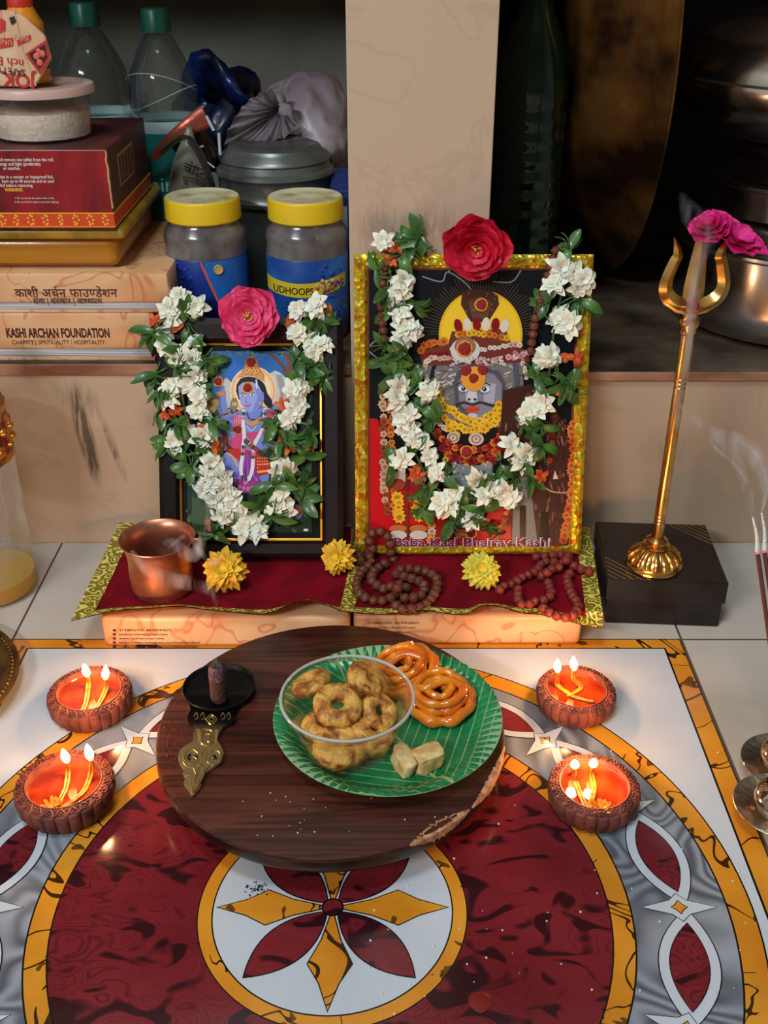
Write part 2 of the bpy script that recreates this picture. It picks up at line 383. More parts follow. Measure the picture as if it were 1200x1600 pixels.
# ---------------------------------------------------------------- clay lamps
clay = mat('terracotta_clay', (132,66,50), .6, rgb2=(88,42,35), scale=70, bump=.4, bscale=200)
oil_m = mat('amber_oil', (168,58,20), .04, rgb2=(120,34,14), scale=50, coat=1)
wick_m = mat('oiled_cotton_wick', (222,140,36), .4, rgb2=(190,96,20), scale=200, sss=.3)
char_m = mat('charred_wick_tip', (30,18,12), .9)
def flame_fn(nt, N, L, b):
    tc = N.new('ShaderNodeTexCoord'); s = N.new('ShaderNodeSeparateXYZ'); L.new(tc.outputs['Generated'], s.inputs[0])
    c = ramp(N, L, s.outputs[2], [(0, (255,120,30)), (.25, (255,205,110)), (.6, (255,246,205)), (1, (255,190,90))])
    L.new(c, b.inputs['Emission Color']); b.inputs['Emission Strength'].default_value = 6
flame_m = node_mat('candle_flame', flame_fn, rough=1, rgb=(255,200,110))
def diya_mesh():
    bm = nb(); n = 120
    def rip(a, k): return 1 if k > 3 else 1+.022*math.copysign(abs(math.cos(12*a))**.6, math.cos(12*a))*(1 if k else .4)
    lathe(bm, [(0,0),(.027,0),(.0305,.0015),(.0335,.0075),(.0345,.0150),(.0340,.0190),(.0325,.0202),(.0275,.0212),(.0262,.0215),(.0256,.0208),(.0252,.0175),(.022,.012),(.012,.008),(0,.008)], seg=240, rip=lambda a, k: 1+(.060*(abs(math.cos(12*a))**.5-.75))*{1:.5,2:.8,3:1,4:1,5:.9,6:.5}.get(k, 0))
    for i in range(24):                                # raised triangles and drops pressed into the rim
        a0, a1, am = 2*PI*(i-.42)/24, 2*PI*(i+.42)/24, 2*PI*i/24
        tri = [(.0275*math.cos(am), .0275*math.sin(am), .0218), (.0328*math.cos(a0), .0328*math.sin(a0), .0206), (.0328*math.cos(a1), .0328*math.sin(a1), .0206)]
        tube(bm, tri+[tri[0]], .00065, 5)
        ball(bm, (.0312*math.cos(am), .0312*math.sin(am), .0210), .0009, 6); a2 = 2*PI*(i+.5)/24; ball(bm, (.0286*math.cos(a2), .0286*math.sin(a2), .0213), .0010, 6)
    tube(bm, [(.0262*math.cos(2*PI*i/48), .0262*math.sin(2*PI*i/48), .0215) for i in range(49)], .0007, 5, caps=False)
    return bm
dproto = {}
def diya(cx, cy, label, tips, wicks, rz, s=1.0, marig=False):
    t = thing('clay_lamp', label, 'oil lamp', (cx, cy, FZ), 'lit clay lamps around the board', rz=0)
    if 'b' not in dproto:
        o = obj('bowl', diya_mesh(), clay, t, local=True); dproto['b'] = o.data
    else:
        o = bpy.data.objects.new('bowl', dproto['b']); C.objects.link(o); o.parent = t
    o.rotation_euler[2] = rz; o.scale = (s, s, s)
    bm = nb(); lathe(bm, [(0,.0170),(.015,.0170),(.0249*s,.01705),(.0252*s,.0174)], seg=48); obj('oil', bm, oil_m, t, local=True)
    base = V((cx, cy, FZ))
    for (u, v, hgt, dy), path in zip(tips, wicks):
        tip = P(u, v, cy+dy)-base
        pts = [F(pu, pv, FZ+.0178)-base for pu, pv in path]+[tip-V((0,.002,.008)), tip]
        for side in (-1, 1):
            pp = smoothpath([p+V((side*.0011*(1 if i < len(pts)-1 else .2), 0, .0002)) for i, p in enumerate(pts)], 6)
            bm = nb(); tube(bm, pp, [.00105*(1+.15*math.sin(i*1.7)) for i in range(len(pp))], 7)
            if side == -1: wk = obj('wick', bm, wick_m, t, local=True)
            else: obj('strand', bm, wick_m, wk, local=True)
        bm = nb(); ball(bm, tip, .0012, 8, sc3=(1,1,1.6)); obj('burnt_tip', bm, char_m, wk, local=True)
        h = hgt; bm = nb()
        lathe(bm, [(0,-.0012),(.0017,.0002),(.0029,h*.2),(.0033,h*.36),(.0029,h*.55),(.0019,h*.75),(.0008,h*.93),(0,h)], tip, 16)
        for vv in bm.verts: vv.co.x += .12*(vv.co.z-tip.z)*math.sin(u)
        obj('flame', bm, flame_m, t, local=True)
        l = bpy.data.lights.new('flame_light', 'POINT'); l.energy = FLAME_W; l.color = (1, .50, .20); l.shadow_soft_size = .004
        lo = bpy.data.objects.new('flame_light', l); C.objects.link(lo); lo.parent = t; lo.location = tip+V((0,0,h+.003))
    if marig:
        bm = nb(); c = F(marig[0], marig[1], FZ+.018)-base
        for i in range(26):
            a = R.random()*6.28; r = .0052*R.random(); petal(bm, c+V((r*math.cos(a), r*math.sin(a), 0)), a, 1.0, .006, .0028, .3)
        obj('marigold_petals', bm, marig_m, t, local=True)
    return t
marig_m = mat('marigold_orange', (236,160,24), .6, rgb2=(220,120,16), scale=90, sss=.2)
def petal(bm, c, az, el, L_, W_, curl=.3, mi=0, mtx=None, n=5, cup=.25):
    """one curved petal: starts at c, heads out at azimuth az with elevation el"""
    c = V(c); t = bmesh.new(); rows = []
    p = V((0,0,0)); e = el
    for i in range(n+1):
        s = i/n; wd = W_*math.sin(PI*min(1, .12+.85*s))**.7 if i < n else W_*.12
        row = []
        for k in (-1, 0, 1): row.append(t.verts.new((p.x, k*wd*.5, p.z+abs(k)*cup*wd)))
        rows.append(row)
        e -= curl/n*1.6; p = p+V((math.cos(e), 0, math.sin(e)))*(L_/n)
    for A, B in zip(rows, rows[1:]):
        for k in (0, 1): t.faces.new((A[k], A[k+1], B[k+1], B[k]))
    t.transform(M.Translation(c) @ M.Rotation(az, 4, 'Z'))
    if mtx: t.transform(mtx)
    add(bm, t, mi)
diya(-.2440, .6880, 'terracotta lamp with two tall flames, further back of the two left of the board', [(137,1057,.0135,.008),(165,1061,.0145,.006)], [[(124,1120),(134,1100)],[(139,1122),(156,1098)]], .1)
diya(-.2365, .5810, 'terracotta lamp with two flames, nearer of the two left of the board', [(105,1191,.0135,.012),(142,1187,.0155,.012)], [[(90,1258),(103,1232)],[(98,1263),(128,1240),(138,1222)]], .2, 1.05, marig=(84,1262))
diya(.1600, .6920, 'terracotta lamp with two flames, further back of the two right of the board', [(871,1050,.0140,.010),(897,1047,.0145,.008)], [[(925,1097),(895,1088),(872,1072)],[(888,1088),(908,1075)]], .05, .95)
diya(.1555, .5800, 'terracotta lamp with low flames and a petal clump, nearer of the two on the right', [(898,1200,.0085,.014),(926,1198,.0085,.014)], [[(916,1264),(904,1235)],[(920,1264),(928,1235)]], .3, .98, marig=(938,1264))
# ---------------------------------------------------------------- prayer books under the cloths and on the step
def bookprint(nt, N, L, b):
    n = tex_noise(N, L, 16, 1.2, 1.6); v = math_n(N, L, 'ABSOLUTE', math_n(N, L, 'SUBTRACT', n, .5))
    f = ramp(N, L, v, [(0, (215,215,215)), (.03, (0,0,0))])
    base = ramp(N, L, tex_noise(N, L, 9, 3, .6), [(.36, (206,140,92)), (.64, (226,182,136))])
    L.new(mixc(N, L, f, base, (184,96,56)), b.inputs['Base Color'])
book_m = node_mat('peach_scroll_print', bookprint, rough=.35)
page_m = mat('book_pages', (208,204,206), .8, rgb2=(150,146,150), scale=40, stretch=(.2,1,22))
def book(x0, x1, y0, y1, z0, z1, label, strip=True):
    t = thing('prayer_book', label, 'book', ((x0+x1)/2, (y0+y1)/2, z0))
    th = (z1-z0)
    bm = nb()
    if strip:
        box(bm, x0, x1, y0, y1, z0+th*.24, z1, .003); box(bm, x0, x1, y0, y1, z0, z0+th*.06, .0008)
        obj('cover', bm, book_m, t)
        bm = nb(); box(bm, x0+.002, x1-.003, y0+.0015, y1-.003, z0+th*.05, z0+th*.25, .001); obj('pages', bm, page_m, t)
    else:
        box(bm, x0, x1, y0, y1, z0, z1, .005, seg=3); obj('cover', bm, book_m, t)
    return t
bl = book(-.2545, -.0305, .776, .940, .0005, .0330, 'thick peach printed book lying under the left maroon cloth', False)
br = book(-.0275, .1790, .779, .940, .0005, .0330, 'thick peach printed book lying under the right maroon cloth', False)
for i, s in enumerate(('9198891995, 8470930672', 'kashiarchan@gmail.com', 'www.kashiarchan.com', 'https://www.instagram.com/kashiarchan/', 'https://www.facebook.com/kashiarchan')):
    p = P(186, 985+i*6.4, .7757); text(s, .0036, p-V((0,0,.001)), ink, bl, sx=1.25, bold=.00003)
    bm = nb(); box(bm, p.x-.0055, p.x-.003, .7755, .7765, p.z-.001, p.z+.0012); obj('symbol', bm, ink, bl, smooth=False)
for i, s in enumerate(('9198891995, 8470930672', 'kashiarchan@gmail.com', 'www.kashiarchan.com')):
    p = P(575, 975+i*7, .7787); text(s, .0034, p, ink, br, sx=1.3)
# step stack
yb = .966
b1 = book(-.50, -.2225, yb, 1.16, .2032, .2510, 'peach book with English title resting on the step, lower of the two titled ones')
b2 = book(-.50, -.2025, yb+.002, 1.18, .2510, .2890, 'peach book with Hindi title on the step, just under the yellow box')
q = P(8, 527, yb-.0003); q2 = P(172, 532, yb-.0003)
def fit(s, px0, px1, base_v, hpx, Y, m, parent, bold=0, **k):
    a, b_ = P(px0, base_v, Y), P(px1, base_v, Y); t_ = P(px0, base_v-hpx, Y); size = (t_.z-a.z)/.70
    o = text(s, size, a, m, parent, bold=bold*size, **k)
    w0 = max(v.co.x for v in o.data.vertices)-min(v.co.x for v in o.data.vertices); f = (b_.x-a.x)/w0
    x0 = min(v.co.x for v in o.data.vertices)
    for v in o.data.vertices: v.co.x = x0+(v.co.x-x0)*f
    return o
fit('KASHI ARCHAN FOUNDATION', 10, 171, 527, 14, yb-.0003, ink, b1, bold=.035)
fit('CHARITY | SPRITIUALITY | HOSPITALITY', 19, 164, 538, 6.5, yb-.0003, ink, b1)
def raw_text(s):
    cu = bpy.data.curves.new('tmp_text', 'FONT'); cu.body = s; cu.size = 1; cu.resolution_u = 3; cu.offset = .012
    o = bpy.data.objects.new('tmp_text', cu); C.objects.link(o); bpy.context.view_layer.update()
    me = bpy.data.meshes.new_from_object(o.evaluated_get(DG())); bpy.data.objects.remove(o); bpy.data.curves.remove(cu); return me
def ext(me): xs_ = [v.co.x for v in me.vertices]; return min(xs_), max(xs_)
def hindi(parts, px0, px1, base_v, hpx, Y, m, parent):
    """Devanagari from whole letters; ~x is the half form of x, a trailing ^ adds the reph hook"""
    bm = nb(); x = 0
    for s in parts:
        if s == ' ': x += .30; continue
        half = s[0] == '~'; reph = s[-1] == '^'; s = s.strip('~^'); me = raw_text(s); t = bmesh.new(); t.from_mesh(me); bpy.data.meshes.remove(me)
        mn, mx = min(v.co.x for v in t.verts), max(v.co.x for v in t.verts); w_ = mx-mn
        if half:
            g = bmesh.ops.bisect_plane(t, geom=t.verts[:]+t.edges[:]+t.faces[:], plane_co=(mn+w_*.66, 0, 0), plane_no=(1,0,0), clear_outer=True); w_ *= .66
        bmesh.ops.translate(t, verts=t.verts, vec=(x-mn, 0, 0))
        if reph:
            pts = smoothpath([(x+w_*.62,.64,0),(x+w_*.55,.80,0),(x+w_*.75,.90,0),(x+w_*.92,.82,0)], 5); L_ = []
            for i, p in enumerate(pts):
                dd = (pts[min(i+1,len(pts)-1)]-pts[max(i-1,0)]).normalized(); nn = V((-dd.y, dd.x, 0))*.035; L_.append((t.verts.new(p+nn), t.verts.new(p-nn)))
            for A, B in zip(L_, L_[1:]): t.faces.new((A[0], A[1], B[1], B[0]))
        add(bm, t, 0); x += w_*.985
    a0, b0 = P(px0, base_v, Y), P(px1, base_v, Y); hh = P(px0, base_v-hpx, Y).z-a0.z
    for v in bm.verts: v.co = V((a0.x+(b0.x-a0.x)*v.co.x/x, Y, a0.z+hh*v.co.y/.64))
    return obj('lettering', bm, m, parent, smooth=False)
hindi(['का','शी',' ','अ','च^','न',' ','फा','उ','~ण','डे','श','न'], 24, 184, 464, 12, yb+.0017, ink, b2)
hindi(['से','वा',' ','|',' ','सं','~स','का','र',' ','|',' ','आ','~ध','या','~त','म'], 52, 160, 474, 7.5, yb+.0017, ink, b2)
# yellow lunch box
ybm = mat('amber_plastic', (190,124,22), .28, trans=.15, coat=.3); ylid = mat('mustard_plastic_lid', (186,146,38), .35, var=.25, scale=25)
yb0 = thing('plastic_box', 'translucent amber plastic food box with mustard lid on the stacked books', 'storage box', (-.33, 1.05, .289))
bm = nb(); x1 = -.2485
box(bm, -.46, x1, .980, 1.150, .2890, .3200, .010, seg=4)
for v in bm.verts:
    if v.co.z < .292: v.co.x = -.354+(v.co.x+.354)*.975; v.co.y = 1.065+(v.co.y-1.065)*.96
obj('body', bm, ybm, yb0)
bm = nb(); t = bmesh.new(); box(bm, -.468, -.2390, .972, 1.158, .3190, .3300, .0045, seg=3); obj('lid', bm, ylid, yb0)
# red incense box
redb = mat('red_card', (150,24,30), .35, rgb2=(96,14,22), scale=26, lo=.42, hi=.6, stretch=(1,1,.35)); redt = mat('brown_red_card_top', (92,44,40), .5, rgb2=(62,28,28), scale=22)
torn = mat('torn_cardboard', (196,160,112), .9, bump=1, bscale=200)
rb = thing('incense_carton', 'dark red incense carton with gold band and warning text on the amber plastic box', 'carton', (-.33, 1.05, .330))
rx1 = -.2455; ry0 = .9665
bm = nb(); box(bm, -.46, rx1, ry0, 1.137, .3303, .4005, .001, mi=0)
for f in bm.faces:
    if f.normal.z > .5 or f.normal.x > .5: f.material_index = 1
obj('body', bm, [redb, redt], rb, smooth=False)
bm = nb(); box(bm, -.46, rx1+.0006, ry0-.0006, 1.1375, .3330, .3450); bandm = mat('gold_band', (206,70,28), .4); obj('band', bm, bandm, rb, smooth=False)
goldy = mat('gold_ink', (232,170,50), .4)
bm = nb(); box(bm, -.46, rx1+.001, ry0-.001, 1.1375, .3446, .3456); box(bm, -.46, rx1+.001, ry0-.001, 1.1375, .3326, .3334)
for i in range(16):
    x = rx1-.008-i*.0134
    for k in range(7): a = k*.9; ball(bm, (x+.0028*math.cos(a)*(.4+R.random()*.8), ry0-.0004, .3390+.0042*math.sin(a)), .0012, 6, sc3=(1,.4,1))
obj('band_ornament', bm, goldy, rb)
bm = nb(); pts = [(rx1+.0002, ry0-.0004, .400-.0042*i) for i in range(13)]
tube(bm, [V(p)+V((.0012*NZ.noise(V((i*.8,0,0))), 0, 0)) for i, p in enumerate(pts)], [.0008+.0007*abs(NZ.noise(V((i*.9,3,0)))) for i in range(13)], 5); obj('torn_corner', bm, torn, rb)
for i, (s, u1, v, h) in enumerate((('and remove one tablet from the roll.', 84, 256, 5.4), ('tongs and light (preferably', 64, 262, 5.2), ('or matches.', 32, 268, 5), ('tablet in a censer or heatproof foil.', 84, 281, 5.2), ('burn up to 40 seconds and to cool', 84, 287, 5), ('foil before removing.', 52, 293, 5))):
    n = len(s); fit(s, u1-n*2.45, u1, v-4+i*.6, h, ry0-.0004, white_ink, rb, bold=.01)
fit('WARNING', 8, 36, 299, 5, ry0-.0004, goldy, rb, bold=.04)
fit('1. Do not handle the tablet while it is lit.', 23, 84, 311, 3, ry0-.0004, white_ink, rb); fit('2. Do not hold the tablet in hand after lighting.', 23, 92, 317, 3, ry0-.0004, white_ink, rb)
bm = nb()
for i in range(14):
    y = 1.01+i*.0042; box(bm, rx1+.0002, rx1+.0006, y, y+.0014+.0012*(i % 3 == 0), .362, .386)
obj('barcode', bm, black, rb, smooth=False)
bm = nb(); box(bm, rx1+.0001, rx1+.0004, 1.005, 1.07, .360, .389); obj('barcode_patch', bm, mat('dull_gold_card', (150,110,70), .6), rb, smooth=False)
# powder tub
clear = mat('clear_plastic', (240,238,236), .15, trans=1, ior=1.3, alpha=.42); frost = mat('frosted_lid', (214,176,164), .35, alpha=.85)
tb = thing('powder_tub', 'round clear tub half full of white powder on top of the red carton', 'tub', (-.310, 1.035, .4007))
tc_ = (-.316, 1.030, .4008)
bm = nb(); lathe(bm, [(0,0),(.040,0),(.0425,.002),(.0450,.034),(.0455,.040),(.0447,.040),(.0440,.034),(.0415,.0025),(0,.0015)], tc_, 64); obj('body', bm, clear, tb)
bm = nb(); lathe(bm, [(0,.0016),(.0414,.0026),(.0433,.024),(.036,.025),(.02,.026),(0,.0245)], tc_, 64)
for v in bm.verts:
    if v.co.z > tc_[2]+.02: v.co.z += .0022*NZ.noise(v.co*90)
obj('white_powder', bm, mat('white_powder', (232,212,192), .95, bump=.6, bscale=300), tb)
bm = nb(); lathe(bm, [(0,.0435),(.043,.0435),(.044,.046),(.0490,.046),(.0502,.044),(.0502,.0385),(.0485,.038),(.0475,.0400),(0,.0405)], tc_, 64, rip=None); obj('lid', bm, frost, tb)
# wrapped spice bottle and matchbox paper on the tub
sb = thing('sauce_bottle', 'small amber bottle with red cap standing on the powder tub lid', 'bottle', (-.318, 1.035, .447))
c0 = P(50, 128, 1.040); c0 = V((c0.x, 1.040, .4470))
bm = nb(); lathe(bm, [(0,0),(.017,0),(.018,.002),(.018,.010),(.0165,.012),(.0165,.040),(.018,.044),(.0175,.050),(.012,.060),(.0105,.064),(0,.064)], c0, 32); obj('body', bm, mat('amber_liquid_bottle', (226,140,30), .2, coat=.6), sb)
bm = nb(); lathe(bm, [(0,.078),(.0098,.078),(.011,.076),(.0112,.062),(0,.062)], c0, 32, rip=lambda a, k: 1+.015*math.cos(20*a)); obj('cap', bm, mat('red_cap', (196,50,34), .4), sb)
bm = nb(); lathe(bm, [(.0168,.012),(.0170,.0125),(.0170,.039),(.0168,.040)], c0, 32); obj('label', bm, mat('dark_label', (96,30,22), .5, rgb2=(40,20,18), scale=60), sb)
paper = mat('cream_printed_paper', (224,186,146), .6, rgb2=(206,160,124), scale=30)
pk = thing('paper_wrapper', 'folded cream wrapper printed in red leaning on the red capped bottle', 'wrapper', (-.345, .995, .447))
YP = 1.012
def pp(u, v, dy=0): return P(u, v, YP+dy)
outl = [(-40,134),(54,136),(80,92),(70,56),(36,25),(16,16),(-5,16),(-40,25)]
bm = nb()
prism(bm, [pp(*q) for q in outl], V((0,.004,0)), bev=.0008)
for a_, b__ in (((22,16),(36,80)),((36,80),(56,134)),((0,16),(8,70))): tube(bm, [pp(*a_), pp(*b__)], .0009, 6)
obj('sheet', bm, paper, pk, angle=30)
redink = mat('red_print', (190,44,36), .5)
bm = nb()
for ql in ([(0,60),(20,59),(20,72),(0,76)], [(26,63),(47,54),(48,62),(28,72)], [(0,28),(8,33),(8,48),(0,52)], [(40,84),(72,62),(78,92),(62,116),(44,92)]):
    prism(bm, [pp(u, v, -.0008) for u, v in ql], V((0,.0006,0)))
obj('red_print', bm, redink, pk, smooth=False)
bm = nb(); prism(bm, [pp(u, v, -.0012) for u, v in [(45,84),(70,69),(74,90),(61,108),(49,92)]], V((0,.0005,0)))
prism(bm, [pp(u, v, -.0008) for u, v in [(14,28),(22,25),(26,34),(18,39)]], V((0,.0005,0)))
obj('dark_print', bm, mat('charcoal_print', (40,30,28), .5), pk, smooth=False)
bm = nb()
for u, v, r in ((57,88,5),(66,84,5),(62,98,5),(60,80,4)): ball(bm, pp(u, v, -.0016), r*.00058, 10, sc3=(1,.2,1))
obj('print_motif', bm, mat('salmon_print', (220,96,70), .5), pk)
rotx, roty = V((-1,0,.12)).normalized(), V((-.12,0,-1)).normalized()
text('SAFETY M', .0085, pp(40, 109, -.0009), black, pk, rotx, roty, sx=.9); text('nch Bo', .0105, pp(37, 93, -.0009), redink, pk, rotx, roty)
text('JOK', .0165, pp(54, 118, -.0009), redink, pk, rotx, roty, bold=.0004); text('UNITY', .006, pp(19, 63, -.0012), paper, pk, rotx, roty)
text('WELL', .006, pp(46, 57, -.0012), paper, pk, rotx, roty)
# ---------------------------------------------------------------- water bottles at the back of the left shelf
pet = mat('clear_pet', (214,226,222), .08, trans=1, ior=1.4, alpha=.42); teal = mat('teal_label', (24,110,108), .45); gcap = mat('green_cap', (10,78,62), .4)
label_white = mat('pale_label_band', (170,196,196), .5)
def water_bottle(u, Y, ztop, r, label, s=1.0, low=.0):
    p = P(u, 60, Y); x = p.x
    t = thing('water_bottle', label, 'bottle', (x, Y, .2032)); c = (x, Y, .2032); Ht = ztop-.2032
    prof = [(0,0),(r*.8,0),(r,.006)]
    for i in range(18):
        z = .01+i*(Ht*.66-.01)/17; prof.append((r*(1-.035*(i % 2)) if z > Ht*.62 or z < Ht*.20 else r, z))
    prof += [(r*.98,Ht*.72),(r*.88,Ht*.79),(r*.62,Ht*.86),(.0165,Ht*.905),(.013,Ht*.915),(.013,Ht*.93)]
    bm = nb(); lathe(bm, prof, c, 40); obj('body', bm, pet, t)
    bm = nb(); lathe(bm, [(0,Ht),(.0135,Ht),(.0150,Ht-.002),(.0150,Ht*.925),(0,Ht*.925)], c, 32, rip=lambda a, k: 1+.02*math.cos(24*a)); obj('cap', bm, gcap, t)
    bm = nb(); lathe(bm, [(r+.0006,Ht*.24),(r+.0008,Ht*.25),(r+.0008,Ht*.60),(r+.0006,Ht*.61)], c, 48); lb = obj('label', bm, teal, t)
    bm = nb(); lathe(bm, [(r+.0009,Ht*.60),(r+.0011,Ht*.605),(r+.0011,Ht*.632),(r+.0009,Ht*.64)], c, 48); obj('label_band', bm, label_white, t)
    return t, c, r, Ht
t, c, r, Ht = water_bottle(137, 1.22, P(126, 3, 1.22).z, .040, 'clear water bottle with teal label, behind the powder tub')
bm = nb(); ball(bm, (c[0]+.010, c[1]-.040, c[2]+Ht*.56), .012, 14, sc3=(.8,.12,1.1)); obj('portrait', bm, mat('portrait_print', (196,150,130), .6), t)
bm = nb(); ball(bm, (c[0]+.014, c[1]-.0392, c[2]+Ht*.57), .014, 14, sc3=(.8,.12,1.2)); obj('portrait_hair', bm, mat('portrait_hair', (50,28,24), .6), t)
t, c, r, Ht = water_bottle(246, 1.20, P(237, 12, 1.20).z, .0375, 'crumpled clear water bottle with teal label, left of the dark blue bag')
text('airi', .022, V((c[0]-.014, c[1]-.0400, c[2]+Ht*.40)), mat('pale_teal_ink', (150,210,205), .5), t)
for k in range(3):
    bm = nb(); pts = [V((c[0]+.037*math.cos(a), c[1]+.037*math.sin(a), c[2]+Ht*(.66+.05*k)+.012*math.sin(a*1.3+k*2))) for a in [-2.9+i*.2 for i in range(15)]]
    tube(bm, pts, .0005, 6); obj('crease', bm, mat('pet_crease', (200,210,205), .15, alpha=.5), t)
# ---------------------------------------------------------------- bags
def bag(name, c, sx, sy, sz, m, label, cat, seed, rot=0, amp=.35, f=1.6):
    bm = nb(); bmesh.ops.create_icosphere(bm, subdivisions=5, radius=1)
    for v in bm.verts:
        p = v.co.copy(); k = 1+amp*NZ.noise(p*f+V((seed*5, seed, 0)))+amp*.35*abs(NZ.noise(p*f*3.3+V((seed, 2, seed))))
        w_ = abs(NZ.noise(V((p.x*2.2, p.y*2.2, p.z*9+seed)))); k -= .10*max(0, .25-w_)*4*.4
        v.co = V((p.x*sx*k, p.y*sy*k, p.z*sz*k))
    bm.transform(M.Translation(V(c)) @ M.Rotation(rot, 4, 'Y'))
    o = obj(name, bm, m, angle=60); return tag(o, label, cat)
greybag = mat('grey_plastic_film', (176,164,168), .34, rgb2=(140,128,134), scale=12, bump=.9, bscale=28)
gb = thing('plastic_bag', 'crumpled grey plastic bag knotted above the steel canister', 'bag', (-.09, 1.30, .32))
g0 = P(480, 205, 1.30)
bm = nb(); bmesh.ops.create_icosphere(bm, subdivisions=5, radius=1)
for v in bm.verts:
    p = v.co.copy(); k = 1+.22*NZ.noise(p*1.5+V((3,1,0)))+.09*(1-abs(NZ.noise(V((p.x*3+p.z*2, p.y*3, p.z*2.5))))*4)*.5
    v.co = V((p.x*.060*k, p.y*.07*k, p.z*.062*k))+g0
    if v.co.x > -.036: v.co.x = -.036-.0005
obj('body', bm, greybag, gb, angle=60)
knot = P(442, 168, 1.235)
bm = nb()                              # gathered neck: a flared pleated fan
def fan(bm, c, ends, back, n=60, depth=.012):
    prev = None
    path = smoothpath(ends, 10); m_ = len(path)
    for i, e in enumerate(path):
        col = []
        for j in range(7):
            s = j/6; p = c.lerp(e, s); pl = math.sin(i*1.1)*depth*.45*s*(1-.3*s)+.003*NZ.noise(V((i*.5, s*3, 1)))
            p += V((0, -pl-.010*math.sin(PI*s), pl*.4)); col.append(bm.verts.new(p))
        if prev:
            for a_, b_, c_, d_ in zip(prev, prev[1:], col[1:], col): bm.faces.new((a_, b_, c_, d_))
        prev = col
fan(bm, knot, [P(425,140,1.23), P(398,150,1.22), P(375,172,1.20), P(356,205,1.19), P(352,238,1.185), P(385,230,1.18), P(420,222,1.18), P(450,212,1.19), P(462,195,1.20)], 0)
r_ = bmesh.ops.solidify(bm, geom=bm.faces[:], thickness=.0006); obj('gathered_neck', bm, greybag, gb, angle=70)
bm = nb(); tube(bm, smoothpath([knot+V((-.005,0,.008)), knot+V((.002,-.012,.002)), knot+V((.012,-.014,-.018)), knot+V((.006,-.004,-.026))], 6), [.006+.003*math.sin(i*1.1) for i in range(19)], 10)
obj('knot', bm, greybag, gb)
bluebag = mat('navy_plastic_film', (16,40,100), .3, rgb2=(6,16,52), scale=14, bump=1, bscale=22, coat=.3)
bb = thing('plastic_bag', 'dark blue plastic bag slumped beside the grey knotted bag', 'bag', (-.17, 1.34, .3))
bm = nb(); c = P(345, 190, 1.36)
bmesh.ops.create_icosphere(bm, subdivisions=4, radius=1)
for v in bm.verts:
    p = v.co.copy(); k = 1+.4*NZ.noise(p*1.9+V((9,4,0))); v.co = V((p.x*.050*k, p.y*.04*k, p.z*.062*k))+c
obj('body', bm, bluebag, bb, angle=60)
bm = nb(); pts = smoothpath([P(405,200,1.30), P(370,155,1.28), P(345,118,1.29), P(326,106,1.30), P(310,122,1.31), P(305,145,1.32), P(330,152,1.33)], 6); tube(bm, pts, [.006+.016*(1-abs(i/len(pts)-.5)*1.2) for i in range(len(pts))], 14, flat=.5)
for v in bm.verts: v.co += V((NZ.noise(v.co*60), NZ.noise(v.co*60+V((5,0,0))), NZ.noise(v.co*60+V((0,5,0)))))*.006
obj('twisted_top', bm, bluebag, bb, angle=60)
# packets
hp = thing('powder_pouch', 'pale grey green pouch with Hindi lettering standing left of the canister', 'pouch', (-.2, 1.12, .2032))
olive = mat('grey_green_foil', (136,136,118), .32, rgb2=(104,104,92), scale=18, bump=.6, bscale=30)
def pouch(pts_l, pts_r, Y, thick, m, parent, name='body', lean=0):
    bm = nb(); rows = []
    n = len(pts_l)
    for k, (l, r) in enumerate(zip(pts_l, pts_r)):
        a, b_ = P(*l, Y+lean*k), P(*r, Y+lean*k); row = []
        tk = thick*math.sin(PI*(.12+.76*k/(n-1)))
        for i in range(17):
            s = i/16; row.append((a.lerp(b_, s), tk*math.sin(PI*s)**.6))
        fr = [bm.verts.new(p-V((0, t_+.002*NZ.noise(p*70), 0))) for p, t_ in row]; bk = [bm.verts.new(p+V((0, t_+.0005, 0))) for p, t_ in row][::-1]
        rows.append(fr+bk)
    for A, B in zip(rows, rows[1:]):
        for i in range(len(A)): j = (i+1) % len(A); bm.faces.new((A[i], A[j], B[j], B[i]))
    bm.faces.new(rows[0]); bm.faces.new(rows[-1][::-1]); bmesh.ops.recalc_face_normals(bm, faces=bm.faces[:])
    return obj(name, bm, m, parent, angle=60)
zb = P(300, 420, 1.13).z
pouch([(262,428),(261,380),(262,330),(264,290),(268,255),(282,222),(292,198)], [(332,428),(332,380),(331,330),(328,290),(322,260),(308,232),(300,202)], 1.13, .016, olive, hp)
text('चंदन', .0155, P(284, 268, 1.1115), black, hp, V((1,0,-.35)).normalized(), V((.35,0,1)).normalized()); text('धूपबत्ती', .010, P(284, 284, 1.1115), black, hp, V((1,0,-.2)).normalized(), V((.2,0,1)).normalized())
for i in range(7): text('net quantity and directions'[:24-i*2], .0034, P(292, 300+i*5, 1.1105), black, hp)
bp_ = thing('chocolate_wrapper', 'black and copper foil wrapper folded over behind the grey green pouch', 'wrapper', (-.2, 1.17, .2032))
pouch([(300,428),(300,340),(296,275),(288,250),(270,232),(262,224)], [(322,428),(322,330),(324,275),(346,244),(320,200),(308,180)], 1.165, .012, mat('black_foil', (22,14,14), .22, rgb2=(52,30,28), scale=30, bump=.8, bscale=40), bp_)
bm = nb(); pts = smoothpath([P(238,248,1.145), P(268,218,1.14), P(298,196,1.14), P(322,182,1.145)], 6)
tube(bm, pts, [.004+.008*i/len(pts) for i in range(len(pts))], 10, flat=.35, up=(0,1,0)); obj('folded_top', bm, mat('copper_foil', (160,78,60), .3, .5, bump=.5, bscale=60), bp_)
bm = nb()
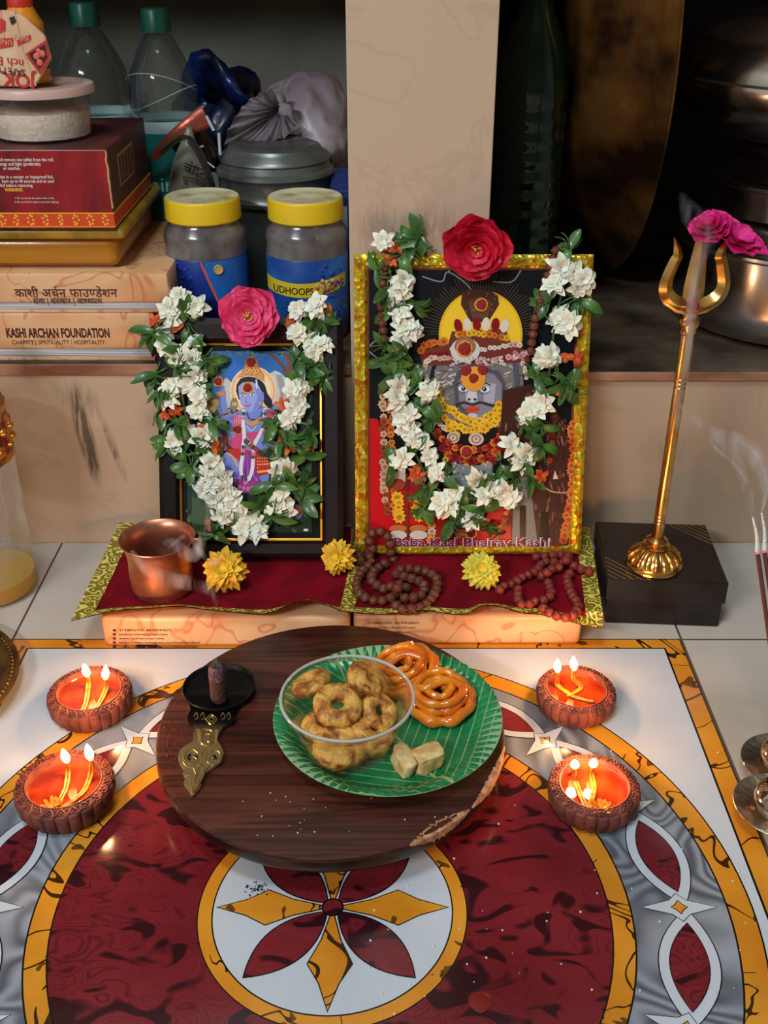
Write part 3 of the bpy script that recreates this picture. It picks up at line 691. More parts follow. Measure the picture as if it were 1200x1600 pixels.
for a_, b__, r_ in (((322,181),(334,204),.0016),((342,208),(344,242),.0016),((303,238),(335,262),.0010),((300,214),(308,232),.0014),((308,232),(318,228),.0012)): tube(bm, [P(*a_, 1.142), P(*b__, 1.142)], r_, 6)
obj('white_edge', bm, mat('white_foil_edge', (190,196,200), .4), bp_)
bm = nb(); pts = smoothpath([P(252,236,1.10), P(280,216,1.095), P(300,222,1.09), P(322,262,1.095), P(334,300,1.10)], 5); tube(bm, pts, [.006]*len(pts), 8, flat=.4); tag(obj('foil_strip', bm, mat('dark_crinkled_foil', (70,66,64), .2, .6, bump=1, bscale=60)), 'dark crinkled foil strip draped over the grey green pouch', 'foil'); 
# ---------------------------------------------------------------- steel canister
stl_dull = mat('dull_aluminium', (128,132,126), .34, .6, rgb2=(88,90,84), scale=24, lo=.35, hi=.7, bump=.15, bscale=50)
cn = thing('steel_canister', 'dull metal canister with stepped lid standing behind the yellow lidded jars', 'canister', (-.115, 1.165, .2032)); cc = (-.1165, 1.165, .2032)
cr = .0610; zt_ = P(420, 278, 1.10).z-.2032
bm = nb(); lathe(bm, [(0,0),(cr*.96,0),(cr*.97,.004),(cr*.97,zt_-.03),(cr*.98,zt_-.028),(0,zt_-.028)], cc, 72); obj('body', bm, stl_dull, cn)
bm = nb(); lathe(bm, [(cr*.985,zt_-.034),(cr*1.02,zt_-.033),(cr*1.03,zt_-.029),(cr*1.0,zt_-.026),(cr*1.0,zt_-.009),(cr*1.04,zt_-.006),(cr*1.03,zt_-.002),(cr*.97,zt_+.000),(cr*.95,zt_+.006),(cr*.97,zt_+.008),(cr*.94,zt_+.012),(cr*.84,zt_+.016),(cr*.80,zt_+.0205),(cr*.70,zt_+.0225),(cr*.67,zt_+.0215),(0,zt_+.0218)], cc, 72); obj('lid', bm, stl_dull, cn)
bx_ = thing('cardboard_box', 'narrow blue box squeezed between the canister and the pillar', 'box', (-.044, 1.12, .2032))
bm = nb(); box(bm, -.0555, -.0335, 1.09, 1.20, .2033, .338, .001); obj('body', bm, mat('blue_card', (24,62,130), .5, rgb2=(16,44,100), scale=20), bx_, smooth=False)
bm = nb(); box(bm, -.0445, -.0375, 1.0893, 1.0905, .225, .322); obj('printed_strip', bm, mat('grey_strip', (150,158,168), .5), bx_, smooth=False)
# ---------------------------------------------------------------- dhoop jars
yl = mat('yellow_jar_lid', (226,188,30), .42, rgb2=(150,118,24), scale=26, lo=.30, hi=.46); yltop = mat('dusty_lid_top', (206,196,160), .7, rgb2=(150,134,70), scale=30, lo=.3, hi=.5)
jarc = mat('cloudy_jar_plastic', (120,112,108), .2, rgb2=(84,76,74), scale=22, coat=.5)
lblA = mat('navy_label', (12,24,70), .35, rgb2=(18,50,130), scale=12, lo=.45, hi=.6); lblB = mat('sky_blue_label', (58,116,180), .35, rgb2=(24,66,136), scale=14, lo=.40, hi=.6)
def jar(u, Y, label, kind):
    x = P(u, 400, Y).x; t = thing('dhoop_jar', label, 'jar', (x, Y, .2032), 'yellow lidded jars behind the small picture'); c = (x, Y, .2032)
    bm = nb(); lathe(bm, [(0,0),(.037,0),(.040,.004),(.0405,.03),(.0405,.088),(.0398,.096),(.0405,.102),(.0395,.108),(.0345,.114),(.0335,.118)], c, 64); obj('body', bm, jarc, t)
    bm = nb(); lathe(bm, [(.0350,.1395),(.0362,.1385),(.0365,.137),(.0368,.1195),(.0355,.1180),(.0335,.118)], c, 96, rip=lambda a, k: 1+.008*math.cos(48*a)); lo = obj('lid', bm, yl, t)
    bm = nb(); lathe(bm, [(0,.1390),(.0325,.1390),(.0340,.1397),(.0352,.1395)], c, 64); obj('lid_top', bm, yltop, lo)
    def curved(x0, x1, z0, z1, m, name, rr=.0411, shape=None):
        bm = nb(); n = 24; rows = []
        for i in range(n+1):
            xx = x0+(x1-x0)*i/n; a = math.asin(max(-1, min(1, xx/rr))); zz0, zz1 = (z0, z1) if not shape else shape(i/n)
            rows.append([bm.verts.new((c[0]+rr*math.sin(a), c[1]-rr*math.cos(a), c[2]+z)) for z in (zz0, zz1)])
        for A, B in zip(rows, rows[1:]): bm.faces.new((A[0], B[0], B[1], A[1]))
        return obj(name, bm, m, t)
    if kind == 0:
        bm = nb(); lathe(bm, [(.0406,.012),(.0409,.0125),(.0409,.0855),(.0406,.086)], c, 64); obj('label', bm, lblA, t)
        curved(.004, .0405, .02, .0855, mat('bright_blue_label', (40,104,190), .35), 'label_panel', .0412, lambda s: (.078-.055*s**.5*1.0, .0855))
        curved(.0005, .018, .02, .0855, mat('coral_ribbon', (206,96,76), .4), 'label_ribbon', .0414, lambda s: (.0855-.05*s-.004, .0855-.05*s+.003 if s > .1 else .0855))
        bm = nb(); p = (c[0]+.0165, c[1]-.0378, c[2]+.0775); lathe(bm, [(0,0),(.0046,0),(.0046,.0016),(.0036,.0016),(.0034,.0012),(0,.0012)], seg=20, mtx=M.Translation(p) @ M.Rotation(.41, 4, 'Z') @ M.Rotation(PI/2, 4, 'X')); obj('seal_emblem', bm, mat('emblem_gold', (210,180,90), .4), t)
    else:
        bm = nb(); lathe(bm, [(.0406,.012),(.0409,.0125),(.0409,.0855),(.0406,.086)], c, 64); obj('label', bm, lblB, t)
        curved(-.0395, .038, .052, .066, mat('yellow_ribbon', (216,190,40), .4), 'label_ribbon', .0413, lambda s: (.0525-.004*math.sin(PI*s)+.003*s, .0665-.004*math.sin(PI*s)+.003*s))
        o = text('UDHOOPS', .0100, V((-.0330, 0, .0530)), ink, None, name='lettering', bold=.0001, sx=.86)
        for v in o.data.vertices:
            xx = max(-.040, min(.040, v.co.x)); a = math.asin(xx/.0417); v.co = V((.0417*math.sin(a), -.0417*math.cos(a), v.co.z))
        o.parent = t
        bm = nb()
        for i in range(24): a = R.random()*6.28; rr = R.random()**.5; xx = .0230+.0125*rr*math.cos(a); ball(bm, (c[0]+xx, c[1]-math.sqrt(.0415**2-xx*xx), c[2]+.061+.0065*rr*math.sin(a)), .0020, 6, mi=i % 3, sc3=(1,.3,1))
        obj('label_motif', bm, [mat('brown_print', (120,70,40), .5), mat('sand_print', (210,170,110), .5), mat('rust_print', (170,80,40), .5)], t)
    bm = nb()
    for i in range(46):
        xx = (-.036+R.random()*.026) if kind == 0 else (.014+R.random()*.024); z = .02+R.random()*.062
        ball(bm, (c[0]+xx, c[1]-math.sqrt(.0413**2-xx*xx), c[2]+z), .0011+R.random()*.0009, 6, sc3=(1,.3,1))
    obj('label_sprigs', bm, mat('deep_blue_print', (22,50,150), .4), t)
    return t
jar(323, 1.047, 'yellow lidded jar with navy label, left one of the pair behind the small picture', 0)
jar(480, 1.047, 'yellow lidded jar with sky blue label and yellow ribbon, beside the pillar', 1)
# ---------------------------------------------------------------- right alcove: green bottle, standing tray, steel vessels
grn = mat('dark_green_pet', (4,30,14), .10, trans=.2, ior=1.4, coat=.4)
x = P(820, 300, 1.10).x
gbt = thing('soda_bottle', 'large dark green ribbed bottle standing right of the pillar', 'bottle', (x, 1.10, .1949)); c = (x, 1.10, .1949)
prof = [(0,0),(.026,0),(.034,.004),(.036,.014)]
for i in range(11):
    z = .03+i*.0185; prof += [(.0362,z),(.0350,z+.004),(.0350,z+.009),(.0362,z+.013)]
prof += [(.0365,.240),(.035,.258),(.029,.280),(.019,.302),(.0135,.318),(.0125,.335),(.0125,.345),(0,.345)]
bm = nb(); lathe(bm, prof, c, 64); obj('body', bm, grn, gbt)
bm = nb(); lathe(bm, [(0,.362),(.0135,.362),(.0150,.360),(.0152,.342),(0,.342)], c, 32, rip=lambda a, k: 1+.02*math.cos(24*a)); obj('cap', bm, mat('dark_green_cap', (10,60,34), .4), gbt)
brass_old = mat('tarnished_brass', (150,104,50), .42, .85, rgb2=(62,40,24), scale=16, lo=.38, hi=.62, bump=.3, bscale=60)
tray = thing('brass_tray', 'huge tarnished brass tray standing on edge in the right alcove', 'tray', (.28, 1.33, .1949))
bm = nb(); prof = [(0,-.072),(.255,-.072),(.268,-.068),(.295,-.030),(.316,-.010),(.322,-.008),(.328,0),(.3305,.001),(.3305,.003),(.326,.003),(.320,-.005),(.292,-.026),(.265,-.064),(0,-.067)]
lathe(bm, prof, seg=160)
ax = V((1, .06, .075)).normalized(); rotm = V((0,0,1)).rotation_difference(ax).to_matrix().to_4x4()
lo_z = min((rotm @ v.co).z for v in bm.verts)
bm.transform(M.Translation((.274, 1.335, .1950-lo_z)) @ rotm); 
dx = P(1064, 126, 1.005).x - max(v.co.x for v in bm.verts if v.co.y < 1.02); print('tray dx', dx)
bmesh.ops.translate(bm, verts=bm.verts, vec=(dx, 0, 0)); obj('body', bm, brass_old, tray)
steel = mat('stainless_steel', (236,230,226), .17, 1, rgb2=(190,180,174), scale=10, bump=.04, bscale=20)
steel_w = mat('worn_steel', (226,214,206), .2, 1, rgb2=(160,144,136), scale=14, lo=.3, hi=.6)
sx_, sy_ = P(1222, 500, 1.12).x, 1.12
def svessel(name, prof, label, cat, m=steel, parts=()):
    t = thing(name, label, cat, (sx_, sy_, prof[0][1]+.0)); bm = nb(); lathe(bm, prof, (sx_, sy_, 0), 96); obj('body', bm, m, t)
    for nm, pr in parts: bm = nb(); lathe(bm, pr, (sx_, sy_, 0), 96); obj(nm, bm, steel, t)
    return t
def rz_(u, v):                                     # profile point of a silhouette pixel on the vessel's left flank
    Y = sy_; 
    for _ in range(12): p = P(u, v, Y); r = math.hypot(p.x-sx_, p.y-sy_); Y = sy_-r*abs(sx_)/math.hypot(sx_, sy_)*.6
    return (sx_-p.x, p.z)
r1 = abs(sx_-P(1052, 480, 1.10).x); zb0 = .1950
zr = P(1120, 402, 1.03).z
svessel('steel_pot', [(0,zb0),(r1*.80,zb0),(r1*.92,zb0+.006),(r1*.985,zb0+.020),(r1,zb0+.035),(r1,zr-.004),(r1*1.02,zr-.002),(r1*1.05,zr),(r1*1.05,zr+.003),(r1*.98,zr+.003),(r1*.97,zr-.01),(0,zr-.01)], 'wide shiny steel pot at the bottom of the right vessel stack', 'pot', parts=[('lid', [(r1*1.03,zr+.003),(r1*1.06,zr+.005),(r1*1.0,zr+.009),(r1*.93,zr+.011),(r1*.86,zr+.020),(r1*.78,zr+.023),(0,zr+.024)])])
z1 = zr+.0245; r2 = r1*.74; z2 = P(1150, 300, 1.04).z
svessel('steel_bowl', [(0,z1),(r2*.9,z1),(r2*1.0,z1+.004),(r2*1.0,z2-.006),(r2*1.05,z2-.003),(r2*1.05,z2),(r2*.98,z2),(0,z2-.001)], 'steel bowl between the lower steel pot and round water pot', 'bowl', steel_w)
z3 = z2+.0; 
svessel('steel_ring_base', [(0,z3),(r1*.62,z3),(r1*.66,z3+.002),(r1*.55,z3+.010),(r1*.50,z3+.022),(r1*.56,z3+.032),(r1*.60,z3+.034),(0,z3+.0345)], 'small steel lota stand directly under the round water pot', 'stand', steel_w)
z4 = z3+.035; rb_ = r1*1.22; hh = .105
svessel('water_pot', [(0,z4),(r1*.5,z4),(r1*.62,z4+.004)]+[(rb_*math.sqrt(max(0, 1-((z-hh*.55)/(hh*.62))**2)), z4+z) for z in [hh*k/16 for k in range(1, 9)]]+[(rb_*1.012, z4+hh*.56),(rb_*1.012, z4+hh*.60),(rb_*.995, z4+hh*.62)]+[(rb_*math.sqrt(max(0, 1-((z-hh*.60)/(hh*.72))**2)), z4+z) for z in [hh*k/16 for k in range(11, 18)]]+[(r1*.5, z4+hh*1.15),(r1*.5, z4+hh*1.3),(0, z4+hh*1.3)], 'round bellied steel water pot at the top of the right vessel stack', 'pot')
# ---------------------------------------------------------------- plastic bottle, brass plate at the left edge
pb = (-.3869, .873, 0)
pt_ = thing('oil_bottle', 'clear ribbed plastic bottle with gold label and yellow oil left on the floor', 'bottle', (pb[0], pb[1], 0)); c = (pb[0], pb[1], .0004)
rr = .0440; prof = [(0,.002),(rr*.4,0),(rr*.85,0),(rr,.006)]+[(rr*(1-.02*(i % 2)), .012+i*.0085) for i in range(15)]+[(rr*.985,.142),(rr*.985,.198),(rr*.9,.212),(rr*.62,.228),(.0155,.240),(.0135,.246),(.0135,.258),(0,.258)]
def twist(bm):
    for v in bm.verts:
        z = v.co.z; d = V((v.co.x-c[0], v.co.y-c[1], 0)); a = math.atan2(d.y, d.x)
        if .02 < z < .14:
            k = 1-.035*max(0, math.sin(6*a+z*150))*math.sin(PI*(z-.02)/.12); v.co.x = c[0]+d.x*k; v.co.y = c[1]+d.y*k
bm = nb(); prof2 = [(0,.002),(rr*.4,0),(rr*.85,0),(rr,.006)]+[(rr, .012+i*.003) for i in range(43)]+[(rr*.985,.142),(rr*.985,.198),(rr*.9,.212),(rr*.62,.228),(.0155,.240),(.0135,.246),(.0135,.258)]
lathe(bm, prof2, c, 96); twist(bm); obj('body', bm, mat('oil_bottle_plastic', (240,232,224), .07, trans=1, ior=1.4, alpha=.45), pt_)
bm = nb(); lathe(bm, [(0,.003),(rr*.9,.003),(rr*.955,.008),(rr*.955,.020),(0,.020)], c, 64); obj('yellow_oil', bm, mat('yellow_oil', (206,160,50), .1, alpha=.75, coat=.5), pt_)
lbg = mat('gold_red_label', (206,130,50), .35, rgb2=(120,30,20), scale=70, lo=.45, hi=.55)
bm = nb(); lathe(bm, [(rr*.99,.1440),(rr*.995,.1445),(rr*.995,.1965),(rr*.99,.197)], c, 64); lb = obj('label', bm, lbg, pt_)
bm = nb(); lathe(bm, [(rr*1.0,.1440),(rr*1.003,.1445),(rr*1.003,.150),(rr*1.0,.1505)], c, 64); lathe(bm, [(rr*1.0,.1900),(rr*1.003,.1905),(rr*1.003,.1962),(rr*1.0,.1966)], c, 64)
for k in range(30):
    a = 2*PI*k/30; ball(bm, (c[0]+rr*math.cos(a), c[1]+rr*math.sin(a), .160+.014*(k % 2)), .0042, 8, sc3=(1,1,1))
obj('label_gold', bm, gold_leaf, lb)
bm = nb(); lathe(bm, [(0,.272),(.0145,.272),(.0155,.270),(.0155,.252),(0,.252)], c, 32); obj('cap', bm, mat('pale_cap', (200,170,150), .4), pt_)
brass = mat('aged_brass', (160,122,62), .3, .9, rgb2=(96,66,34), scale=30)
pl = thing('brass_plate', 'round brass plate with beaded rim at the left edge of the floor', 'plate', (-.412, .7076, 0)); c = (-.4125, .7076, FZ)
bm = nb(); lathe(bm, [(0,.0002),(.075,.0002),(.082,.003),(.092,.010),(.0985,.0115),(.0995,.0122),(.0985,.013),(.091,.0115),(.080,.0045),(.073,.0020),(0,.0020)], c, 96); obj('dish', bm, brass, pl)
bm = nb()
for i in range(110): a = 2*PI*i/110; ball(bm, (c[0]+.0935*math.cos(a), c[1]+.0935*math.sin(a), c[2]+.0122), .0019, 6)
obj('beaded_rim', bm, brass, pl)
# ---------------------------------------------------------------- small silver lamps at the right edge
silver = mat('engraved_silver', (200,186,170), .25, .95, rgb2=(140,124,108), scale=60, bump=.35, bscale=220)
for (u, v, lab) in ((1225, 1200, 'small silver pedestal lamp at right edge, the one further back'), (1216, 1268, 'small silver pedestal lamp at right edge, the nearer one')):
    p = F(u, v, .010); t = thing('silver_lamp', lab, 'oil lamp', (p.x, p.y, 0), 'silver lamps on the right border'); c = (p.x, p.y, FZ)
    bm = nb(); lathe(bm, [(0,0),(.016,0),(.019,.002),(.014,.005),(.012,.007),(.022,.009),(.0320,.0135),(.0330,.0150),(.0325,.0155),(.022,.0115),(.016,.0115)], c, 64); obj('saucer', bm, silver, t)
    bm = nb(); lathe(bm, [(.016,.0113),(.0195,.016),(.0200,.022),(.0170,.0275),(.0120,.0305),(.0125,.033),(.0110,.0335),(.0095,.031),(0,.029)], c, 48); obj('bulb', bm, mat('polished_silver', (214,196,178), .12, 1), t)
# ---------------------------------------------------------------- black box and trident
bk = mat('black_coated_card', (34,28,26), .32, rgb2=(22,18,17), scale=30); stripe = mat('bronze_stripe', (120,96,66), .35, .5)
tbx = thing('gift_box', 'low black lidded box with bronze corner stripes under the trident', 'box', (.264, .8625, 0))
mrot = M.Translation((.2635, .8625, 0)) @ M.Rotation(-.065, 4, 'Z')
bm = nb(); box(bm, -.0525, .0525, -.0515, .0515, .0004, .048, .0008, mtx=mrot); obj('base', bm, bk, tbx, smooth=False)
bm = nb(); box(bm, -.0545, .0545, -.0535, .0535, .0270, .0500, .0010, mtx=mrot); lid = obj('lid', bm, bk, tbx, smooth=False)
bm = nb()
for i in range(5):
    for s in (1, -1):
        a = V((-s*.0535, -s*(.0525-.0375+.0075*i), .0501)); b_ = V((-s*(.0535-.0375+.0075*i), -s*.0525, .0501)); d = (b_-a).normalized(); n_ = V((-d.y, d.x, 0))*.0011
        prism(bm, [mrot @ p for p in (a-n_, b_-n_, b_+n_, a+n_)], V((0,0,.0003)))
obj('stripes', bm, stripe, lid, smooth=False)
brs = mat('polished_brass', (240,190,112), .22, 1, rgb2=(206,150,80), scale=40)
TX, TY = .2525, .838
tr = thing('brass_trident', 'upright brass trident on a lotus foot, standing on the black box', 'trident', (TX, TY, .050)); c = (TX, TY, .0503)
bm = nb(); lathe(bm, [(0,0),(.0255,0),(.0262,.0012),(.0258,.0028),(.0240,.0040),(.0235,.006)], c, 64)
lathe(bm, [(.0235,.006),(.0220,.0100),(.0180,.0150),(.0130,.0190),(.0100,.0205)], c, 144, rip=lambda a, k: 1+(.045*abs(math.cos(9*a))-.02)*(k not in (0, 4)))
for i in range(18):
    a = 2*PI*i/18; tube(bm, [V(c)+V((r*math.cos(a), r*math.sin(a), z)) for r, z in ((.0242,.0052),(.0232,.0100),(.0190,.0152),(.0135,.0192))], [.0008,.0020,.0017,.0008], 8)
lathe(bm, [(.0100,.0205),(.0125,.0212),(.0125,.0225),(.0092,.0240),(.0090,.0265),(.0100,.0275),(.0070,.0300),(.0055,.031)], c, 48); obj('lotus_foot', bm, brs, tr)
bm = nb(); zs = .2885-.0503; prof = [(.0052,.030)]
for z in (.047,.0505,.054): prof += [(.0052,z-.0012),(.0045,z-.0005),(.0045,z+.0005),(.0052,z+.0012)]
for z in (.180,.184,.188): prof += [(.0052,z-.0012),(.0045,z-.0005),(.0045,z+.0005),(.0052,z+.0012)]
prof += [(.0053,zs-.012),(.0066,zs-.0105),(.0066,zs-.006),(.0080,zs-.004),(.0086,zs-.001),(.0080,zs+.002),(.0060,zs+.0035),(.0060,zs+.007),(.0105,zs+.010),(.006,zs+.013),(0,zs+.015)]
lathe(bm, prof, c, 32); obj('shaft', bm, brs, tr)
hz = .302; hc = V((TX, TY, hz))
def dia(bm, pts, w0, th, mi=0):                      # tapered ridged blade along pts (x,z offsets), half widths w0
    rows = []
    n = len(pts)
    for i, (x, z) in enumerate(pts):
        d = V((pts[min(i+1,n-1)][0]-pts[max(i-1,0)][0], pts[min(i+1,n-1)][1]-pts[max(i-1,0)][1])).normalized(); nn = V((-d.y, d.x)); w_ = w0[i]
        rows.append([bm.verts.new(hc+V(q)) for q in ((x-nn.x*w_, 0, z-nn.y*w_), (x, -th*min(1, w_/max(w0)+.2), z), (x+nn.x*w_, 0, z+nn.y*w_), (x, th*min(1, w_/max(w0)+.2), z))])
    for A, B in zip(rows, rows[1:]):
        for k in range(4): bm.faces.new((A[k], A[(k+1)%4], B[(k+1)%4], B[k]))
    bm.faces.new(rows[0]); bm.faces.new(rows[-1][::-1]); bmesh.ops.recalc_face_normals(bm, faces=bm.faces[:])
def sp2(pts, k=5): return [(p.x, p.y) for p in smoothpath([V((a, b_, 0)) for a, b_ in pts], k)]
def wsp(ws, k=5): return [p.x for p in smoothpath([V((w_, 0, 0)) for w_ in ws], k)]
bm = nb(); pa = sp2([(0,.002),(0,.012),(0,.030),(0,.055),(0,.068)]); dia(bm, pa, wsp([.008,.0086,.0072,.0040,.0008]), .0046)
bm2 = nb()
for s in (1, -1):
    bmx = nb(); pa = sp2([(0,-.001),(s*.012,.001),(s*.0205,.007),(s*.0235,.018),(s*.0195,.034),(s*.0170,.042),(s*.0215,.055)]); dia(bmx, pa, wsp([.006,.0062,.0062,.0052,.0046,.0040,.0006]), .0042); add(bm, bmx)
    tube(bm, [hc+V((0,0,-.006)), hc+V((s*.012,0,-.0035)), hc+V((s*.022,0,.002))], [.0042,.0034,.0018], 8)
obj('prongs', bm, brs, tr, angle=30); bm2.free()
kum = mat('kumkum_paste', (140,16,22), .7, bump=.5, bscale=400)
bm = nb(); ball(bm, hc+V((0,-.0056,.001)), .0048, 14, sc3=(1,.35,1.1), nz=.15); obj('kumkum_dot', bm, kum, tr)
# ---------------------------------------------------------------- roses
def rose(name, c, r, m, label, normal=V((0,-1,.25)), seed=1, open_=.5, flat=1, stam=True):
    rg = random.Random(seed); t = thing('rose_bloom' if name is None else name, label, 'flower', c); q = V((0,0,1)).rotation_difference(normal.normalized()).to_matrix().to_4x4(); bm = nb()
    for ringi, (n, k, el, cu) in enumerate(((7, 1.0, .15, .25), (7, .88, .42, .4), (6, .70, .75, .7), (5, .52, 1.1, .9), (4, .34, 1.4, 1.2))):
        for i in range(n):
            a = 2*PI*(i+.5*ringi)/n+rg.uniform(-.15,.15); L_ = r*k*rg.uniform(.92, 1.05)
            wide_petal(bm, a, el*open_+rg.uniform(-.06,.06), L_, L_*rg.uniform(1.0, 1.2) if ringi < 3 else L_*1.25, cu*rg.uniform(.6,1), rg, ringi*.0009)
    bm.transform(M.Translation(V(c)) @ q @ M.Diagonal((1, 1, flat, 1))); obj('petals', bm, m, t, angle=70)
    if stam:
        bm = nb()
        for i in range(28):
            a = rg.random()*6.28; rr = rg.random()*r*.16; p = V((rr*math.cos(a), rr*math.sin(a), .004)); tube(bm, [p*.4, p+V((0,0,.006+.002*rg.random()))], .0003, 4); ball(bm, p+V((0,0,.007)), .0008, 5)
        bm.transform(M.Translation(V(c)) @ q); obj('stamens', bm, mat('yellow_stamens', (214,170,70), .6), t)
    return t
def wide_petal(bm, az, el, L_, W_, curl, rg, z0=0):
    t = bmesh.new(); nu, nv = 8, 8; rows = []; sd = rg.random()*50
    for i in range(nu+1):
        s = .02+.98*i/nu; wd = W_*.5*(math.sin(PI*.5*min(1, s/.55))**.8 if s < .55 else math.sqrt(max(.02, 1-((s-.55)/.45)**2*.93)))
        x = L_*s*math.cos(el-curl*s*.3); z = z0+L_*(math.sin(el)*s+.10*s*s-.10*curl*s*s*s)
        row = []
        for j in range(nv+1):
            k = -1+2*j/nv; ruff = (.06*NZ.noise(V((k*1.6+sd, s*1.8, sd)))+.012*math.sin(k*6+sd)*s)*L_*s*2
            row.append(t.verts.new((x-.05*L_*k*k*s, k*wd, z+k*k*wd*.42*(1-.35*s)+ruff)))
        rows.append(row)
    for A, B in zip(rows, rows[1:]):
        for k in range(nv): t.faces.new((A[k], A[k+1], B[k+1], B[k]))
    t.transform(M.Rotation(az, 4, 'Z')); add(bm, t)
pinkm = mat('hot_pink_petal', (246,84,138), .55, rgb2=(230,48,106), scale=60, sss=.25); redm = mat('crimson_petal', (226,34,66), .5, rgb2=(200,16,48), scale=50, sss=.2); magm = mat('magenta_petal', (232,40,132), .55, rgb2=(206,20,104), scale=60, sss=.3)
c = P(389, 492, .945); rose(None, c, .0292, pinkm, 'open hot pink rose propped on top of the small dark picture frame', V((0,-1,.2)), 3, .55)
c = P(745, 383, .938); rose(None, c, .0315, redm, 'large crimson rose on the top edge of the big gold framed picture', V((-.1,-1,-.15)), 8, .9)
c = P(1112, 362, TY-.004); rose(None, c, .0175, magm, 'magenta rose caught on the trident prongs, its upper left bloom', V((-.4,-.35,.8)), 5, 1.1, 1.1, False)
bm = nb(); rg = random.Random(4)
for n, k, el in ((8, 1.0, .2), (7, .8, .5), (6, .6, .9)):
    for i in range(n): wide_petal(bm, 2*PI*i/n+rg.random()*.4, el, .0245*k*rg.uniform(.85,1.1), .019*k, .5, rg)
cc2 = P(1152, 378, TY-.012); bm.transform(M.Translation(cc2) @ V((0,0,1)).rotation_difference(V((.25,-.35,.9)).normalized()).to_matrix().to_4x4() @ M.Diagonal((1,1,.7,1)))
tag(obj('rose_bloom', bm, magm, angle=70), 'drooping magenta rose resting on the right trident prong', 'flower')
# ---------------------------------------------------------------- pictures
def plane_hit(u, v, p0, n):
    d = ray(u, v); o = V((0,0,H)); return o+d*((p0-o).dot(n)/d.dot(n))
class Pic:
    def __init__(s, p_bot, p_top):
        s.b = V(p_bot); s.up = (V(p_top)-V(p_bot)).normalized(); s.x = V((1,0,0)); s.n = s.x.cross(s.up).normalized()   # towards the viewer
        if s.n.y > 0: s.n = -s.n
    def at(s, u, v, off=0): return plane_hit(u, v, s.b+s.n*off, s.n)
    def frame(s): return M((s.x, s.up, s.n if s.x.cross(s.up).dot(s.n) > 0 else -s.n)).transposed().to_4x4()
class Art:
    def __init__(s, pic, off): s.pic = pic; s.off = off; s.bm = nb(); s.mats = []; s.k = 0
    def mi(s, rgb):
        m = mat('print_%02x%02x%02x' % rgb, rgb, .34, spec=.3)
        if m not in s.mats: s.mats.append(m)
        return s.mats.index(m)
    def poly(s, pts, rgb, cut=None):
        s.k += 1; o = s.off+s.k*.0000015
        t = bmesh.new(); vs_ = [t.verts.new(s.pic.at(u, v, o)) for u, v in pts]; f = t.faces.new(vs_); bmesh.ops.triangulate(t, faces=[f]); t.normal_update()
        for f in t.faces:
            if f.normal.dot(s.pic.n) < 0: f.normal_flip()
        add(s.bm, t, s.mi(rgb))
    def ell(s, cx, cy, rx, ry, rgb, a=0, n=20, a0=0, a1=2*PI):
        s.poly([(cx+rx*math.cos(t)*math.cos(a)-ry*math.sin(t)*math.sin(a), cy+rx*math.cos(t)*math.sin(a)+ry*math.sin(t)*math.cos(a)) for t in [a0+(a1-a0)*i/n for i in range(n)]], rgb)
    def line(s, pts, w, rgb):
        pts = [V((p[0], p[1], 0)) for p in pts]; L_, R_ = [], []
        for i, p in enumerate(pts):
            d = (pts[min(i+1,len(pts)-1)]-pts[max(i-1,0)]).normalized(); n_ = V((-d.y, d.x, 0))*w/2; L_.append((p+n_)[:2]); R_.append((p-n_)[:2])
        for i in range(len(pts)-1): s.poly([L_[i], L_[i+1], R_[i+1], R_[i]], rgb)
    def curve(s, pts, w, rgb, k=5): s.line([p[:2] for p in smoothpath([V((a, b_, 0)) for a, b_ in pts], k)], w, rgb)
    def chain(s, pts, r, cols, step=None, rg=R, jit=.3, k=8):
        pp_ = smoothpath([V((a, b_, 0)) for a, b_ in pts], k); acc = 0; step = step or r*1.1; last = pp_[0]; j = 0
        for p in pp_[1:]:
            acc += (p-last).length; last = p
            if acc >= step:
                acc = 0; s.fl(p.x+rg.uniform(-jit,jit)*r, p.y+rg.uniform(-jit,jit)*r, r*rg.uniform(.85,1.15), cols[j % len(cols)] if len(cols) > 2 else rg.choice(cols), rg); j += 1
    def fl(s, x, y, r, rgb, rg=R):
        n = 8; ph = rg.random()*6; pts = []
        for i in range(n*2): a = ph+PI*i/n; q = r*(1 if i % 2 else .72); pts.append((x+q*math.cos(a), y+q*math.sin(a)))
        s.poly(pts, rgb); dk = tuple(int(c_*.72) for c_ in rgb); s.ell(x, y, r*.42, r*.38, dk, n=8)
    def done(s, name, parent): return obj(name, s.bm, s.mats, parent, smooth=False)
def bar(bm, a, b_, w_, pic, th, mi=0):                  # frame bar between two plane points
    d = (b_-a).normalized(); s_ = pic.n.cross(d)*w_/2
    prism(bm, [a-s_, b_-s_, b_+s_, a+s_], pic.n*th, mi)
# --- small dark frame
PA = Pic((-.13, .870, .0385), (-.13, .870+.468*.2, .2385))
def onA(u, v, off=0): return PA.at(u, v, off)
xl, xr = onA(250, 690).x, onA(536, 690).x; hA = (onA(400, 498)-V((onA(400, 498).x, .870, .0385))).length
def ptA(x, s, off=0): return V((x, PA.b.y, PA.b.z))+PA.up*s+PA.n*off
pa_t = thing('framed_picture', 'small dark framed picture of a blue skinned seated figure, hung with a garland', 'picture', (-.129, .874, .0380))
ebony = mat('dark_ebony_frame', (34,18,15), .42, rgb2=(22,11,10), scale=20, spec=.18)
bm = nb(); prism(bm, [ptA(xl, .001, -.008), ptA(xr, .001, -.008), ptA(xr, hA, -.008), ptA(xl, hA, -.008)], PA.n*.005); obj('backing', bm, ebony, pa_t, smooth=False)
bm = nb(); fw = .0205
gl, gr = onA(282, 700).x, onA(502, 700).x
